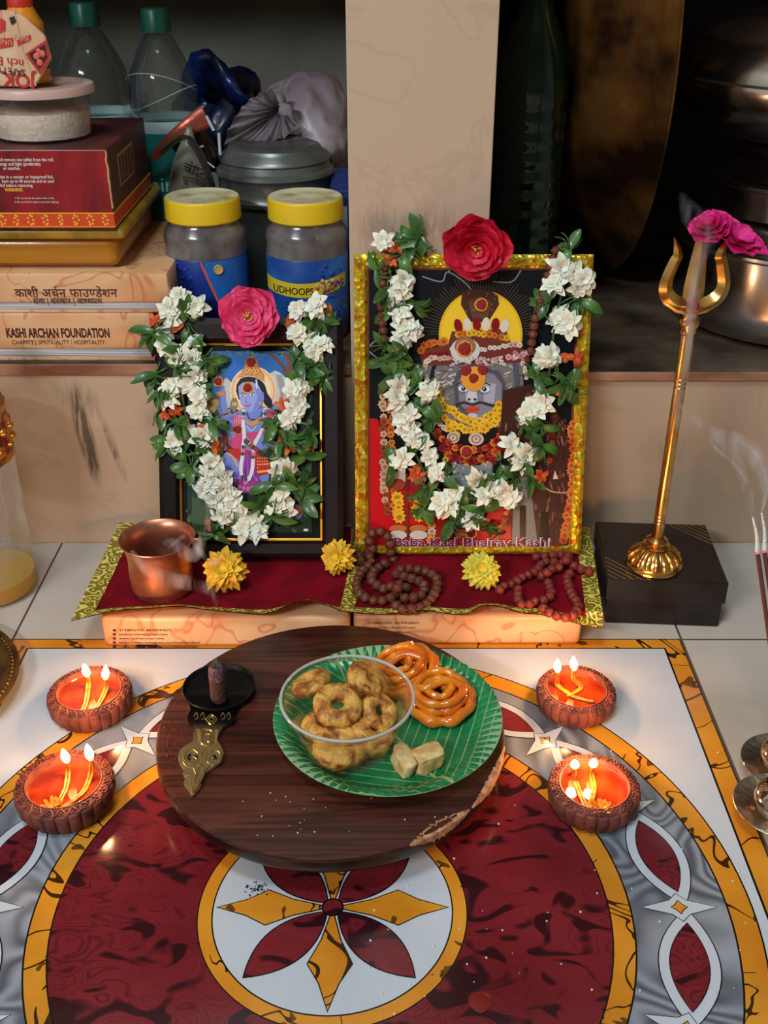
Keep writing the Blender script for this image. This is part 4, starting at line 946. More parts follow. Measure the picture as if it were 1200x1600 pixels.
gb_, gt_ = (onA(400, 843)-ptA(onA(400, 843).x, 0)).dot(PA.up), (onA(400, 538)-ptA(onA(400, 538).x, 0)).dot(PA.up)
def fr(bm, X0, X1, S0, S1, x0, x1, s0, s1, o0, o1, o2):
    """bevelled frame: outer rectangle X0..S1, inner x0..s1; heights outer o0, ridge o1, inner o2"""
    rings = []
    for k, o in ((0, -.003), (0, o0), (.25, o1), (.8, o1*.9), (1, o2), (1, -.003)):
        a0, a1, b0, b1 = X0+(x0-X0)*k, X1+(x1-X1)*k, S0+(s0-S0)*k, S1+(s1-S1)*k
        rings.append([bm.verts.new(ptP(x, s, o)) for x, s in ((a0,b0),(a1,b0),(a1,b1),(a0,b1))])
    for A, B in zip(rings, rings[1:]):
        for i in range(4): bm.faces.new((A[i], A[(i+1)%4], B[(i+1)%4], B[i]))
    bmesh.ops.recalc_face_normals(bm, faces=bm.faces[:])
ptP = ptA
fr(bm, xl, xr, 0, hA, gl, gr, gb_, gt_, .006, .008, .0022); obj('frame', bm, ebony, pa_t, smooth=False)
bm = nb(); g = .0013; fr(bm, gl-g, gr+g, gb_-g, gt_+g, gl+g, gr-g, gb_+g, gt_-g, .0026, .0032, .0026); obj('gold_beading', bm, mat('gilt_line', (230,160,50), .28, .9), pa_t, smooth=False)
bm = nb(); prism(bm, [ptA(gl, gb_, -.003), ptA(gr, gb_, -.003), ptA(gr, gt_, -.003), ptA(gl, gt_, -.003)], PA.n*.0034); obj('mount', bm, mat('black_mount', (12,14,12), .5, spec=.15), pa_t, smooth=False)
a = Art(PA, .0006)
def A_(x, y): return (330+x/5.924, 530+y/5.924)
def AP(l): return [A_(*q) for q in l]
sky, dg, lg = (34,104,186), (34,52,28), (70,96,46)
a.poly([(293,549),(487,549),(487,832),(293,832)], dg)
a.poly([(330,549),(465,549),(465,640),(330,640)], sky); a.poly([(334,600),(466,600),(466,640),(334,640)], (90,140,190))
a.poly(AP([(60,430),(100,380),(140,355),(190,400),(240,520),(160,640),(60,600)]), (196,192,186))
a.poly(AP([(520,330),(590,290),(640,310),(680,350),(720,420),(700,560),(560,600),(500,450)]), (206,200,190)); a.poly(AP([(600,330),(650,330),(690,440),(650,560)]), (160,156,160))
for i in range(40):
    u, v = R.uniform(296,350), R.uniform(552,600); a.ell(u, v, 3.5, 1.8, R.choice([(40,80,40),(60,104,50),(26,54,30)]), R.random()*3, 8)
for i in range(26): a.ell(R.uniform(350,470), R.uniform(550,556), 3, 2, R.choice([(56,96,64),(90,130,90),(36,70,44)]), R.random()*3, 8)
a.poly(AP([(520,120),(560,130),(640,200),(690,260),(740,330),(700,370),(650,260),(580,190)]), (112,66,48)); a.poly(AP([(660,130),(720,130),(740,200),(740,340),(690,330),(700,220)]), (128,76,54))
for i in range(130):
    u, v = R.uniform(295,485), R.uniform(640,830); a.ell(u, v, R.uniform(3,8), R.uniform(2,5), R.choice([(40,62,30),(58,82,36),(28,44,24),(80,96,50),(70,66,48)]), R.random()*3, 8)
a.poly([(300,770),(330,745),(350,780),(360,830),(300,832)], (70,86,60))
hx, hy = A_(390, 480)
for r_, cl in ((36.5,(250,226,196)),(35,(236,176,132)),(31,(246,206,160)),(27,(250,226,180))): a.ell(hx, hy, r_, r_*1.05, cl, n=40)
blue, blue2, blue3 = (122,134,206), (96,106,184), (150,162,222)
hair = (22,18,22)
a.poly(AP([(235,420),(280,350),(370,330),(460,370),(500,430),(520,500),(560,560),(572,620),(540,645),(500,610),(470,560),(300,560),(255,560),(230,480)]), hair)
# raised left arm, torso, far arm
a.poly(AP([(50,440),(120,430),(130,520),(150,640),(200,700),(190,760),(110,760),(70,680),(45,560)]), blue); a.poly(AP([(50,470),(80,460),(90,600),(120,740),(80,700),(48,560)]), blue2)
a.poly(AP([(200,690),(300,640),(480,620),(600,680),(640,800),(600,900),(540,1000),(380,1060),(260,1020),(160,900),(170,760)]), blue)
a.poly(AP([(40,860),(110,800),(190,800),(240,880),(230,960),(150,960),(60,930)]), blue); a.poly(AP([(50,880),(100,920),(200,950),(150,965),(60,935)]), blue2)
a.poly(AP([(290,560),(340,660),(480,640),(470,540)]), blue2)
# face
a.poly(AP([(250,440),(290,400),(380,395),(440,430),(475,500),(470,580),(430,640),(370,678),(320,660),(275,600),(258,530)]), blue3); a.poly(AP([(440,500),(485,490),(490,560),(460,600),(440,580)]), blue)
a.poly(AP([(400,440),(440,450),(470,520),(460,590),(420,640),(370,676),(400,620),(430,540)]), blue)
for x, y in ((290,520),(378,512)):
    a.ell(*A_(x, y), 3.4, 1.6, (236,232,236), -.05, 12); a.ell(*A_(x, y), 1.5, 1.5, (18,16,24), 0, 10); a.curve([A_(x-24,y-14), A_(x,y-24), A_(x+26,y-12)], .9, (24,20,28))
a.curve([A_(322,540), A_(318,575), A_(330,590), A_(345,582)], .8, (84,84,150)); a.poly(AP([(305,605),(330,612),(372,600),(345,634),(322,630)]), (206,86,120)); a.curve([A_(302,606), A_(335,614), A_(374,600)], .6, (120,40,70))
a.curve([A_(440,575), A_(455,600), A_(480,600), A_(478,575)], 1, (210,190,140)); a.ell(*A_(468,600), 2.4, 3.4, (180,140,60))
# crown
a.poly(AP([(250,360),(280,300),(310,250),(330,190),(375,165),(420,190),(440,260),(490,330),(500,400),(470,375),(380,340),(300,345)]), (198,132,64))
for x, y, r_ in ((290,325,3),(330,290,3.4),(375,270,4),(420,295,3.2),(455,340,3),(350,310,2.4),(400,320,2.4),(480,375,2.4)): a.ell(*A_(x, y), r_, r_, (232,180,100)); a.ell(*A_(x, y), r_*.45, r_*.45, (150,70,50))
a.curve([A_(255,370), A_(320,345), A_(390,348), A_(460,378), A_(500,420)], 1, (240,220,180)); a.poly(AP([(410,370),(425,375),(435,450),(420,465),(412,430)]), (206,206,226))
# snake
a.poly(AP([(175,590),(200,540),(230,545),(250,590),(235,650),(215,690),(190,650)]), (140,120,80)); a.ell(*A_(205,600), 1.6, 2.4, (240,230,210)); a.ell(*A_(225,600), 1.6, 2.4, (240,230,210)); a.ell(*A_(205,600), .8, 1.2, (20,20,20)); a.ell(*A_(225,600), .8, 1.2, (20,20,20))
# pink stole and red dress
pk_, pk2 = (206,66,120), (232,110,150)
a.poly(AP([(480,650),(590,650),(620,700),(540,760),(470,900),(380,960),(310,870),(440,850),(500,740)]), pk_); a.curve([A_(600,700), A_(520,780), A_(460,870), A_(390,945)], 1.4, (240,190,90))
a.poly(AP([(200,720),(250,680),(300,800),(280,980),(330,1020),(200,1010),(150,960),(220,900)]), pk_); a.poly(AP([(60,900),(140,860),(140,1020),(60,1070)]), pk2); a.curve([A_(95,890), A_(100,1050)], 1, (240,200,120))
for x in (215,232,248,262): a.curve([A_(x,700), A_(x+5,780)], 1, (244,170,190))
a.poly(AP([(60,1100),(130,1050),(220,1080),(300,1180),(280,1300),(210,1290),(110,1230)]), blue); a.poly(AP([(90,1150),(200,1200),(250,1290),(180,1270),(100,1210)]), blue2)
a.poly(AP([(400,1280),(540,1240),(530,1320),(460,1380),(420,1380)]), blue)
a.poly(AP([(150,1020),(240,1010),(420,1040),(500,1090),(550,1160),(540,1250),(430,1260),(300,1180),(240,1110),(180,1070)]), (190,36,34)); a.curve([A_(140,1050), A_(200,1090), A_(245,1180)], 2.6, (230,170,60)); a.curve([A_(420,1230), A_(545,1215)], 3.4, (236,170,70)); a.curve([A_(425,1160), A_(540,1150)], 1, (240,190,80))
for i in range(16): a.ell(*A_(430+22*(i % 5), 1100+30*(i//5)), .9, .9, (240,200,120), n=8)
for i, x in enumerate((250,275,300,325,350,375,400)):
    a.poly(AP([(330,1040),(345,1040),(x+24+(x-325)*.6,1330),(x+(x-325)*.6,1340)]), ((132,44,140),(168,70,170))[i % 2])
a.poly(AP([(240,1330),(330,1290),(450,1320),(420,1380),(380,1420),(300,1430),(250,1400)]), (150,50,130))
for i in range(5): a.ell(*A_(262+i*38, 1385-abs(2-i)*6), 2.8, 4, (206,110,160), .2, 10)
# garlands of the figure
a.curve([A_(300,650), A_(295,760), A_(305,900), A_(295,1000), A_(290,1080), A_(275,1180), A_(280,1260)], 5.6, (222,220,230)); a.curve([A_(500,640), A_(490,780), A_(450,880), A_(400,980), A_(390,1080), A_(380,1200), A_(350,1290), A_(300,1310)], 5.6, (222,220,230))
for x, y in ((298,690),(298,1000),(290,1060),(500,690),(388,1090),(318,1300)): a.ell(*A_(x, y), 3.2, 3.4, (70,80,50))
for x, y in ((298,730),(296,1030),(500,730),(392,1060),(318,1330)): a.ell(*A_(x, y), 3.2, 3, (226,110,150))
a.curve([A_(330,680), A_(350,730), A_(400,745), A_(450,720), A_(470,670)], 1.8, (40,60,40)); a.poly(AP([(320,740),(370,770),(470,710),(440,780),(370,810),(330,780)]), (214,150,80)); a.curve([A_(330,800), A_(370,850), A_(420,800)], 1.2, (226,226,240))
a.curve([A_(315,940), A_(490,1080)], 7.4, (44,60,36)); a.curve([A_(360,975), A_(380,992)], 7, (196,60,40)); a.curve([A_(395,1005), A_(430,1035)], 6.6, (160,50,40)); a.curve([A_(350,960), A_(358,968)], 6, (220,180,70)); a.ell(*A_(320,945), 3.6, 4.4, (110,60,40))
for l in ([(50,500),(130,490)], [(50,520),(130,512)], [(100,710),(180,650)], [(135,880),(185,930)], [(110,780),(160,830)]): a.curve([A_(*q) for q in l], 3.6, (190,130,80))
for x, y in ((20,590),(0,620)): a.ell(*A_(x, y), 9, 12, (150,130,60))
a.ell(464, 800, 9, 12, (120,120,180)); a.ell(466, 798, 6, 7, (190,60,60)); a.ell(478, 828, 4, 2, (220,220,220)); a.ell(304, 768, 4, 9, (40,70,50)); a.poly([(301,745),(304,738),(307,746),(307,762),(301,762)], (60,100,70))
a.done('print', pa_t)
turm = mat('turmeric_paste', (222,150,40), .7, bump=.4, bscale=300)
def tilak(pic, parent, u, v, r1_, r2_, off=.0012):
    bm = nb(); p = pic.at(u, v, off); q = V((0,0,1)).rotation_difference(pic.n).to_matrix().to_4x4()
    lathe(bm, [(0,.0006),(r1_*.7,.0005),(r1_,0),(r1_,-.0004)], seg=24, rip=lambda a_, k: 1+.03*math.sin(a_*3+u)+.02*math.sin(a_*5), mtx=M.Translation(p) @ q); o = obj('turmeric_mark', bm, turm, parent)
    bm = nb(); lathe(bm, [(0,.0012),(r2_*.7,.0011),(r2_,.0006),(r2_,0)], seg=24, rip=lambda a_, k: 1+.05*math.sin(a_*3+v)+.04*math.sin(a_*7+u), mtx=M.Translation(p) @ q); obj('kumkum_mark', bm, kum, o)
for u, v, r1_, r2_ in ((392,566,.0052,.0046),(387,606,.0056,.0042),(341,596,.0050,.0038),(371,671,.0048,.0040)): tilak(PA, pa_t, u, v, r1_, r2_)
# --- big gold frame
PB = Pic((.08, .876, .0385), (.08, .954, .311)); hB = (V((0,.954,.311))-V((0,.876,.0385))).length
def ptB(x, s, off=0): return V((x, PB.b.y, PB.b.z))+PB.up*s+PB.n*off
ptP = ptB; X0, X1 = -.0275, .1910
pb_t = thing('framed_picture', 'large picture in sparkling gold foil frame showing a garlanded silver face', 'picture', (.0815, .876, .0380))
def foil(nt, N, L, b):
    tc = N.new('ShaderNodeTexCoord'); vo = N.new('ShaderNodeTexVoronoi'); vo.inputs['Scale'].default_value = 200; L.new(tc.outputs['Object'], vo.inputs['Vector'])
    c1 = ramp(N, L, vo.outputs['Color'], [(.1, (196,96,24)), (.35, (190,140,24)), (.6, (224,180,36)), (.8, (200,186,50)), (1, (250,226,120))]); L.new(c1, b.inputs['Base Color'])
    h = tex_noise(N, L, 5, 2); nm = N.new('ShaderNodeBump'); nm.inputs['Strength'].default_value = .35; nm.inputs['Distance'].default_value = .003
    L.new(vo.outputs['Distance'], nm.inputs['Height']); L.new(nm.outputs[0], b.inputs['Normal'])
foil_m = node_mat('holographic_gold_foil', foil, rough=.34, metal=.6)
bm = nb(); prism(bm, [ptB(X0+.0005, .0005, -.0055), ptB(X1-.0005, .0005, -.0055), ptB(X1-.0005, hB-.0005, -.0055), ptB(X0+.0005, hB-.0005, -.0055)], PB.n*.0040); obj('backing', bm, mat('brown_board', (90,60,40), .7), pb_t, smooth=False)
x0i, x1i = PB.at(576, 640).x, PB.at(913, 640).x
s0i, s1i = (PB.at(740, 856)-ptB(PB.at(740, 856).x, 0)).dot(PB.up), (PB.at(740, 421)-ptB(PB.at(740, 421).x, 0)).dot(PB.up)
x0i, x1i = X0+.0120, X1-.0120; s0i, s1i = .0085, hB-.0120
bm = nb(); fr(bm, X0, X1, 0, hB, x0i, x1i, s0i, s1i, .0015, .0032, .0008); obj('frame', bm, foil_m, pb_t, smooth=False)
bm = nb(); g = .0020; fr(bm, x0i, x1i, s0i, s1i, x0i+g, x1i-g, s0i+g*.3, s1i-g, .0006, .0010, .0005); obj('inner_border', bm, mat('rust_border', (110,56,36), .3), pb_t, smooth=False)
a = Art(PB, .0002)
def pxB(x, s): 
    p = ptB(x, s, .0002); zc = p.y*CT-(p.z-H)*ST; yc = p.y*ST+(p.z-H)*CT; return (600+FPX*p.x/zc, 800-FPX*yc/zc)
cr4 = [pxB(x0i, s1i), pxB(x1i, s1i), pxB(x1i, s0i), pxB(x0i, s0i)]
a.poly(cr4, (18,20,24))
def lerp2(p, q, t): return (p[0]+(q[0]-p[0])*t, p[1]+(q[1]-p[1])*t)
L1 = lerp2(cr4[0], cr4[3], .54); R1_ = lerp2(cr4[1], cr4[2], .64)
a.poly([L1, (590,655), (610,730), (700,790), (860,780), R1_, cr4[2], cr4[3]], (196,18,26))
for i in range(56):
    t_ = PI+PI*i/55; r0_, r1_ = 66, R.uniform(82, 96); a.line([(753+r0_*math.cos(t_), 522+r0_*1.05*math.sin(t_)), (753+r1_*math.cos(t_), 522+r1_*1.05*math.sin(t_))], .8, (96,76,50))
a.ell(751, 522, 65.5, 69, (226,176,34), n=48); a.ell(751, 522, 62, 66, (238,194,48), n=48)
for pts in ([(660,432),(690,440),(700,425),(730,445),(745,470)], [(770,440),(800,440),(815,420)], [(700,425),(715,410)], [(590,560),(575,545),(590,530)]): a.curve(pts, 2, (130,140,146))
# serpent hood
a.poly([(722,456),(738,452),(766,454),(778,462),(780,476),(770,492),(763,503),(735,503),(728,490),(720,476)], (74,44,34)); a.poly([(732,470),(750,462),(768,470),(762,498),(738,498)], (100,64,48))
for i in range(14): a.ell(726+R.random()*50, 458+R.random()*36, 2, 1.4, (120,84,66), R.random()*3, 8)
# silver shell around the head
a.poly([(668,560),(690,540),(800,536),(815,560),(818,600),(806,640),(780,668),(700,668),(676,640),(664,600)], (118,110,108))
for i in range(190): a.ell(R.uniform(670,812), R.uniform(546,660), R.uniform(3,8), R.uniform(.9,1.8), R.choice([(196,190,188),(150,142,140),(90,84,84),(170,164,160)]), R.uniform(-.8,.8), 10)
a.curve([(684,560),(676,580),(674,600)], 6, (36,30,34)); a.curve([(803,560),(808,590),(806,620)], 9, (48,52,60))
for i in range(8): a.curve([(797+i*1.8,562),(801+i*1.8,612)], .6, (120,126,134))
# garlands of the print
wh, yw, og, rd, pkc = (220,206,190), (226,170,40), (206,110,30), (130,20,34), (196,130,140)
a.poly([(706,518),(790,514),(800,540),(826,548),(828,566),(660,572),(656,548),(700,538)], (110,50,40))
for i in range(6): a.ell(716+i*14.5, 509-2.5*math.sin(PI*i/5), 6.5, 11, (rd, wh)[i % 2], .1*(i-2.5), 14)
a.chain([(708,526),(730,522),(760,522),(795,528)], 6, [og, yw], 6); a.chain([(650,552),(670,536),(695,535)], 7, [(190,90,30),(206,110,40)], 5); a.chain([(700,545),(740,548),(790,540),(815,538)], 4.5, [wh,(206,150,150)], 4)
a.chain([(655,556),(680,552),(700,552)], 4, [rd, rd], 4); a.chain([(700,556),(740,565),(790,560),(830,550)], 5, [pkc, wh, rd, (214,160,160)], 4); a.chain([(668,600),(662,575),(675,560),(700,560)], 5, [wh,(200,170,150)], 4); a.chain([(800,548),(815,560),(822,590)], 4, [wh, pkc], 4)
# crescent moon
a.ell(727, 547, 23, 19, (206,200,198), 0, 28); a.ell(727, 541, 17, 14, (150,110,80), 0, 24); a.fl(722, 548, 10, (230,160,40))
# face
a.poly([(708,598),(716,578),(745,570),(780,580),(790,600),(788,630),(772,650),(752,660),(732,654),(712,634)], (84,80,90)); a.chain([(672,600),(668,630),(680,655),(700,672)], 5, [wh,(206,176,150)], 4); a.chain([(700,572),(745,560),(790,570)], 3, [(206,200,196),(176,170,166)], 3); a.poly([(715,600),(722,585),(745,578),(772,585),(784,600),(784,625),(770,642),(752,652),(735,648),(718,630)], (128,126,140)); a.poly([(724,600),(745,595),(745,630),(730,630)], (170,170,184)); a.poly([(755,598),(775,600),(772,630),(756,628)], (166,166,182))
for x, y in ((724,607),(757,608)):
    a.ell(x, y, 8, 4.6, (224,226,234), 0, 16); a.ell(x, y, 3.6, 3.8, (30,34,50), 0, 12); a.ell(x-.8, y-1, 1.1, 1.1, (236,240,250), 0, 8); a.curve([(x-11,y-5),(x-2,y-10),(x+10,y-6)], 1.8, (40,36,44)); a.curve([(x-9,y+5),(x,y+7.5),(x+9,y+4)], .9, (70,66,80))
a.poly([(735,600),(742,600),(746,622),(738,628),(728,624)], (196,198,210)); a.ell(733,624,2.4,1.8,(40,36,46)); a.ell(742,624,2.4,1.8,(40,36,46))
a.curve([(712,634),(724,629),(738,632),(752,629),(770,634),(790,630)], 4, (54,48,50)); a.curve([(700,638),(712,634)], 2.4, (120,110,104)); a.curve([(772,636),(800,628),(812,616)], 2.2, (190,180,170))
a.poly([(726,637),(738,634),(750,637),(746,645),(731,645)], (196,72,54)); a.curve([(727,640),(738,640.5),(749,640)], .8, (110,30,30)); a.ell(738, 650, 8, 4.5, (190,192,206))
# necklaces
a.chain([(682,595),(684,615),(692,632),(706,642),(722,652),(740,660),(758,656),(772,645),(780,632)], 7, [yw, (236,190,60)], 5); a.chain([(690,650),(710,664),(735,672),(760,668),(778,652),(784,640)], 7.5, [(236,186,40), yw], 5); a.chain([(697,668),(712,678)], 6.5, [yw, yw], 5)
a.ell(708, 684, 10, 9, (200,180,166)); a.ell(744, 686, 12, 10, (200,180,166))
for cx_, cy_ in ((708,684),(744,686)):
    for r_ in (8, 5, 2.5): a.ell(cx_, cy_, r_, r_*.85, (150,120,110) if r_ != 5 else (216,196,180), 0, 16)
a.chain([(678,668),(692,688),(715,700),(745,702),(775,690),(790,668)], 7, [(170,70,30), rd, og, rd], 6); a.chain([(684,690),(700,708),(735,720),(765,712),(790,690)], 8, [rd, (150,40,30), (190,90,30)], 7); a.chain([(690,712),(715,728),(750,730),(780,715)], 6, [(206,180,60), rd, (90,100,60), rd], 7)
a.poly([(706,722),(735,730),(768,722),(772,760),(740,790),(712,780)], (130,136,136))
for i in range(60): a.ell(R.uniform(706,772), R.uniform(722,785), 2.6, 1.6, R.choice([(176,180,178),(100,108,110),(150,156,150)]), R.random()*3, 8)
# side garlands, dark drape, vessels
a.chain([(815,640),(806,690),(792,740)], 6, [(150,60,36),(190,100,50),(120,36,30)], 6); a.chain([(850,650),(842,700),(836,760)], 5, [(140,56,34),(176,90,46)], 5); a.chain([(876,650),(876,720),(868,790),(866,845)], 6, [(160,60,34),(190,96,50),(110,40,30)], 6)
for xx, c2 in ((598, [(206,160,130),(150,70,40)]), (612, [(190,96,36),(206,120,50)])): a.chain([(xx,590),(xx,660),(xx+2,740),(xx+6,800)], 7, c2, 6)
a.poly([(786,610),(830,600),(870,640),(893,700),(888,850),(800,850),(800,740),(780,690)], (66,34,28))
for i in range(150): a.ell(R.uniform(790,885), R.uniform(650,845), R.uniform(3,9), R.uniform(.8,1.8), R.choice([(110,66,50),(140,96,76),(50,26,24),(86,48,38)]), R.uniform(1,2), 8)
a.chain([(893,650),(895,720),(890,790),(880,845)], 8, [(190,80,34),(206,110,50)], 6); a.chain([(866,640),(860,720)], 5, [(170,70,40),(120,40,30)], 6)
for i in range(7): a.ell(826+i*.5, 620+i*13, 5, 7, (120,50,30), 0, 10)
a.poly([(803,745),(826,735),(840,850),(800,850)], (120,116,112)); a.poly([(812,790),(822,790),(822,850),(812,850)], (16,14,14)); a.poly([(846,800),(856,800),(860,850),(842,850)], (24,18,16))
for x_ in (622, 654):
    a.ell(x_, 745, 13, 14, (206,190,180)); a.ell(x_, 757, 11, 9, (150,60,44))
    a.chain([(x_,772),(x_,790),(x_,812)], 10, [yw, (236,180,40)], 6); a.ell(x_, 826, 14, 6, (190,110,50)); a.ell(x_, 836, 14, 7, (206,196,186))
a.line([(635,740),(637,845)], 3, (90,60,40)); a.chain([(672,800),(674,845)], 7, [(206,180,160),(226,150,60)], 6); a.chain([(676,770),(700,830)], 3, [(190,150,110),(150,100,80)], 5); a.chain([(800,780),(775,845)], 4, [(196,150,80),(150,110,60)], 5)
a.ell(718, 833, 11, 10, (150,40,30)); a.ell(718, 833, 8, 7, (200,90,40)); a.ell(736, 833, 10, 10, (206,130,50)); a.ell(736, 833, 7, 7, (130,20,20))
a.curve([(846,757),(862,768),(886,770)], 2, (196,150,110)); a.poly([(867,735),(872,748),(864,749)], (220,190,160))
pr = a.done('print', pb_t)
tx0 = PB.at(615, 853.5, .0006); tx1 = PB.at(860, 853.5, .0006)
for off_, bold, m_ in ((.0026, .05, mat('caption_white', (226,196,206), .4)), (.0029, .018, mat('caption_maroon', (116,20,60), .4))):
    o = text('Baba Kaal Bhairav Kashi', .0120, PB.at(615, 853.5, off_), m_, pr, PB.x, PB.up, name='caption', bold=bold*.0120)
    ws = [v.co.x for v in o.data.vertices]; k = (tx1.x-tx0.x)/(max(ws)-min(ws)); m0 = min(ws)
    for v in o.data.vertices: v.co.x = m0+(v.co.x-m0)*k
for u, v, r1_, r2_ in ((752,476,.0062,.0048),(726,545,.0076,.0062),(740,592,.0115,.0001),(728,579,.0001,.0050),(754,578,.0001,.0046),(740,591,.0001,.0046),(729,706,.0062,.0052)): tilak(PB, pb_t, u, v, r1_, r2_, .0022)
# ---------------------------------------------------------------- maroon cloths with woven gold border
velvet = mat('maroon_velvet', (132,8,28), .9, rgb2=(108,6,22), scale=30, bump=.3, bscale=400, spec=.15)
def zari(nt, N, L, b):
    tc = N.new('ShaderNodeTexCoord'); vo = N.new('ShaderNodeTexVoronoi'); vo.feature = 'SMOOTH_F1'; vo.inputs['Scale'].default_value = 130; L.new(tc.outputs['Object'], vo.inputs['Vector'])
    s = math_n(N, L, 'SINE', math_n(N, L, 'MULTIPLY', vo.outputs['Distance'], 24))
    L.new(ramp(N, L, s, [(0, (140,122,36)), (.3, (196,176,60)), (.8, (240,226,116))]), b.inputs['Base Color'])
    bp = N.new('ShaderNodeBump'); bp.inputs['Strength'].default_value = .6; bp.inputs['Distance'].default_value = .001; L.new(s, bp.inputs['Height']); L.new(bp.outputs[0], b.inputs['Normal'])
zari_m = node_mat('gold_brocade', zari, rough=.36, metal=.15)
def interp(pts, s):
    # pts list of Vectors, uniform arc length
    ls = [0]
    for p, q in zip(pts, pts[1:]): ls.append(ls[-1]+(q-p).length)
    t = s*ls[-1]
    for i in range(len(pts)-1):
        if t <= ls[i+1] or i == len(pts)-2: return pts[i].lerp(pts[i+1], 0 if ls[i+1] == ls[i] else (t-ls[i])/(ls[i+1]-ls[i]))
def cloth(name, front, back, label, wl, wf, wr, wb, z0, loc):
    t = thing(name, label, 'cloth', loc); front = smoothpath(front, 6); back = smoothpath(back, 3)
    def grid(u0, u1, v0, v1, nu, nv, lift):
        bm = nb(); rows = []
        for j in range(nv+1):
            v = v0+(v1-v0)*j/nv; row = []
            for i in range(nu+1):
                u = u0+(u1-u0)*i/nu; f, k = interp(front, u), interp(back, u); s = v
                p = f.lerp(k, s); e = math.exp(-s*9); zz = z0+(f.z-z0)*e
                zz = max(zz, z0) if s > .06 else zz
                p.z = zz+lift+.0004*NZ.noise(V((p.x*40, p.y*40, 0))); row.append(bm.verts.new(p))
            rows.append(row)
        for A, B in zip(rows, rows[1:]):
            for i in range(nu): bm.faces.new((A[i], A[i+1], B[i+1], B[i]))
        return bm
    bm = grid(0, 1, 0, 1, 120, 40, 0); o = obj('velvet', bm, velvet, t)
    for nm, a in (('gold_border', (0, wl, 0, 1, 8, 40)), ('gold_border', (1-wr, 1, 0, 1, 8, 40)), ('gold_border', (0, 1, 0, wf, 120, 6)), ('gold_border', (0, 1, 1-wb, 1, 120, 4))):
        if a[1] > a[0] and a[3] > a[2]: obj(nm, grid(*a, .0007 if a[4] == 8 else .0010), zari_m, t)
    return t
fl_ = [P(111,971,.768), P(147,962,.7705), P(184,955,.771), P(238,951,.771), P(280,948,.771), P(330,954,.770), P(372,958,.769), P(409,960,.769), P(434,954,.770), P(455,943,.771), P(480,938,.771), P(505,944,.770), P(528,953,.769), P(540,956,.769)]
bl_ = [F(186,817,.0355), F(300,817,.0355), F(430,818,.0355), F(549,818,.0355)]
cloth('altar_cloth', fl_, bl_, 'maroon velvet cloth with gold brocade edge under the copper cup', .075, .060, .0, .035, .0345, (-.15,.85,.034))
fr_ = [P(528,955,.766), P(559,958,.7735), P(605,960,.773), P(655,954,.773), P(705,960,.772), P(730,960,.772), P(751,948,.773), P(780,948,.773), P(813,958,.773), P(838,960,.773), P(863,965,.772), P(897,973,.771), P(917,979,.769), P(942,981,.768)]
br2 = [F(558,822,.0372), F(700,822,.0372), F(820,822,.0372), F(921,822,.0372)]
cloth('altar_cloth', fr_, br2, 'maroon velvet cloth with gold brocade edge under the big gold frame', .065, .060, .062, .0, .0360, (.08,.85,.036))
ZC = .0368
# ---------------------------------------------------------------- copper cup
copper = mat('worn_copper', (226,150,120), .34, .85, rgb2=(176,104,78), scale=34, lo=.35, hi=.65, bump=.12, bscale=60)
p = F(243, 912, .0365); cx_, cy_ = -.2045, .8165
cu_ = thing('copper_cup', 'small copper cup standing at the left end of the maroon cloth', 'cup', (cx_, cy_, .0358)); c = (cx_, cy_, .0358)
bm = nb(); lathe(bm, [(0,0),(.022,0),(.0265,.003),(.0285,.010),(.0288,.022),(.0282,.034),(.0285,.042),(.0305,.050),(.0335,.0560),(.0342,.0566),(.0338,.0572),(.0325,.0566),(.0292,.050),(.0272,.042),(.0270,.034),(.0274,.022),(.0270,.010),(.024,.004),(0,.003)], c, 80); obj('bowl', bm, copper, cu_)
bm = nb(); lathe(bm, [(0,.012),(.0268,.012)], c, 48); obj('ash', bm, mat('grey_ash', (90,78,74), .9, bump=1, bscale=200), cu_)
# ---------------------------------------------------------------- yellow chrysanthemums
mumy = mat('yellow_chrysanthemum', (238,196,44), .6, rgb2=(224,160,30), scale=60, sss=.25); mump = mat('lemon_chrysanthemum', (226,214,76), .6, rgb2=(206,186,50), scale=60, sss=.25)
def mum(u, v, r, m, label, seed, z=ZC, nrm=V((0,-.75,.65))):
    rg = random.Random(seed); ctr = P(u, v, F(u, v+r/.00062*.95, z).y+.004); c = ctr; t = thing('chrysanthemum', label, 'flower', c, 'yellow chrysanthemums on the maroon cloths'); bm = nb()
    for k, (n, L_, el) in enumerate(((20, 1.0, .05), (18, .88, .30), (15, .74, .60), (12, .55, .95), (8, .38, 1.25))):
        for i in range(n): petal(bm, (0,0,.0006*k), 2*PI*(i+.5*(k%2))/n+rg.uniform(-.1,.1), el+rg.uniform(-.12,.12), r*L_*rg.uniform(.85,1.1), r*.36, .45, cup=.3)
    bm.transform(M.Translation(c) @ V((0,0,1)).rotation_difference(nrm.normalized()).to_matrix().to_4x4()); 
    dz = min(vv.co.z for vv in bm.verts)
    bmesh.ops.translate(bm, verts=bm.verts, vec=(0,0,max(0, z+.0006-dz)))
    obj('petals', bm, m, t, angle=70)
    bm = nb(); ball(bm, V(c)+nrm.normalized()*.004+V((0,0,max(0, z+.0006-dz))), r*.20, 10, nz=.3, nf=4); obj('centre', bm, mumy, t)
mum(350, 889, .0235, mumy, 'yellow chrysanthemum lying beside the copper cup', 1)
mum(526, 872, .0185, mumy, 'deep yellow chrysanthemum at the seam between the two picture frames', 2, nrm=V((-.2,-.8,.5)))
mum(753, 891, .0200, mump, 'pale lemon chrysanthemum in front of the big gold frame', 3)
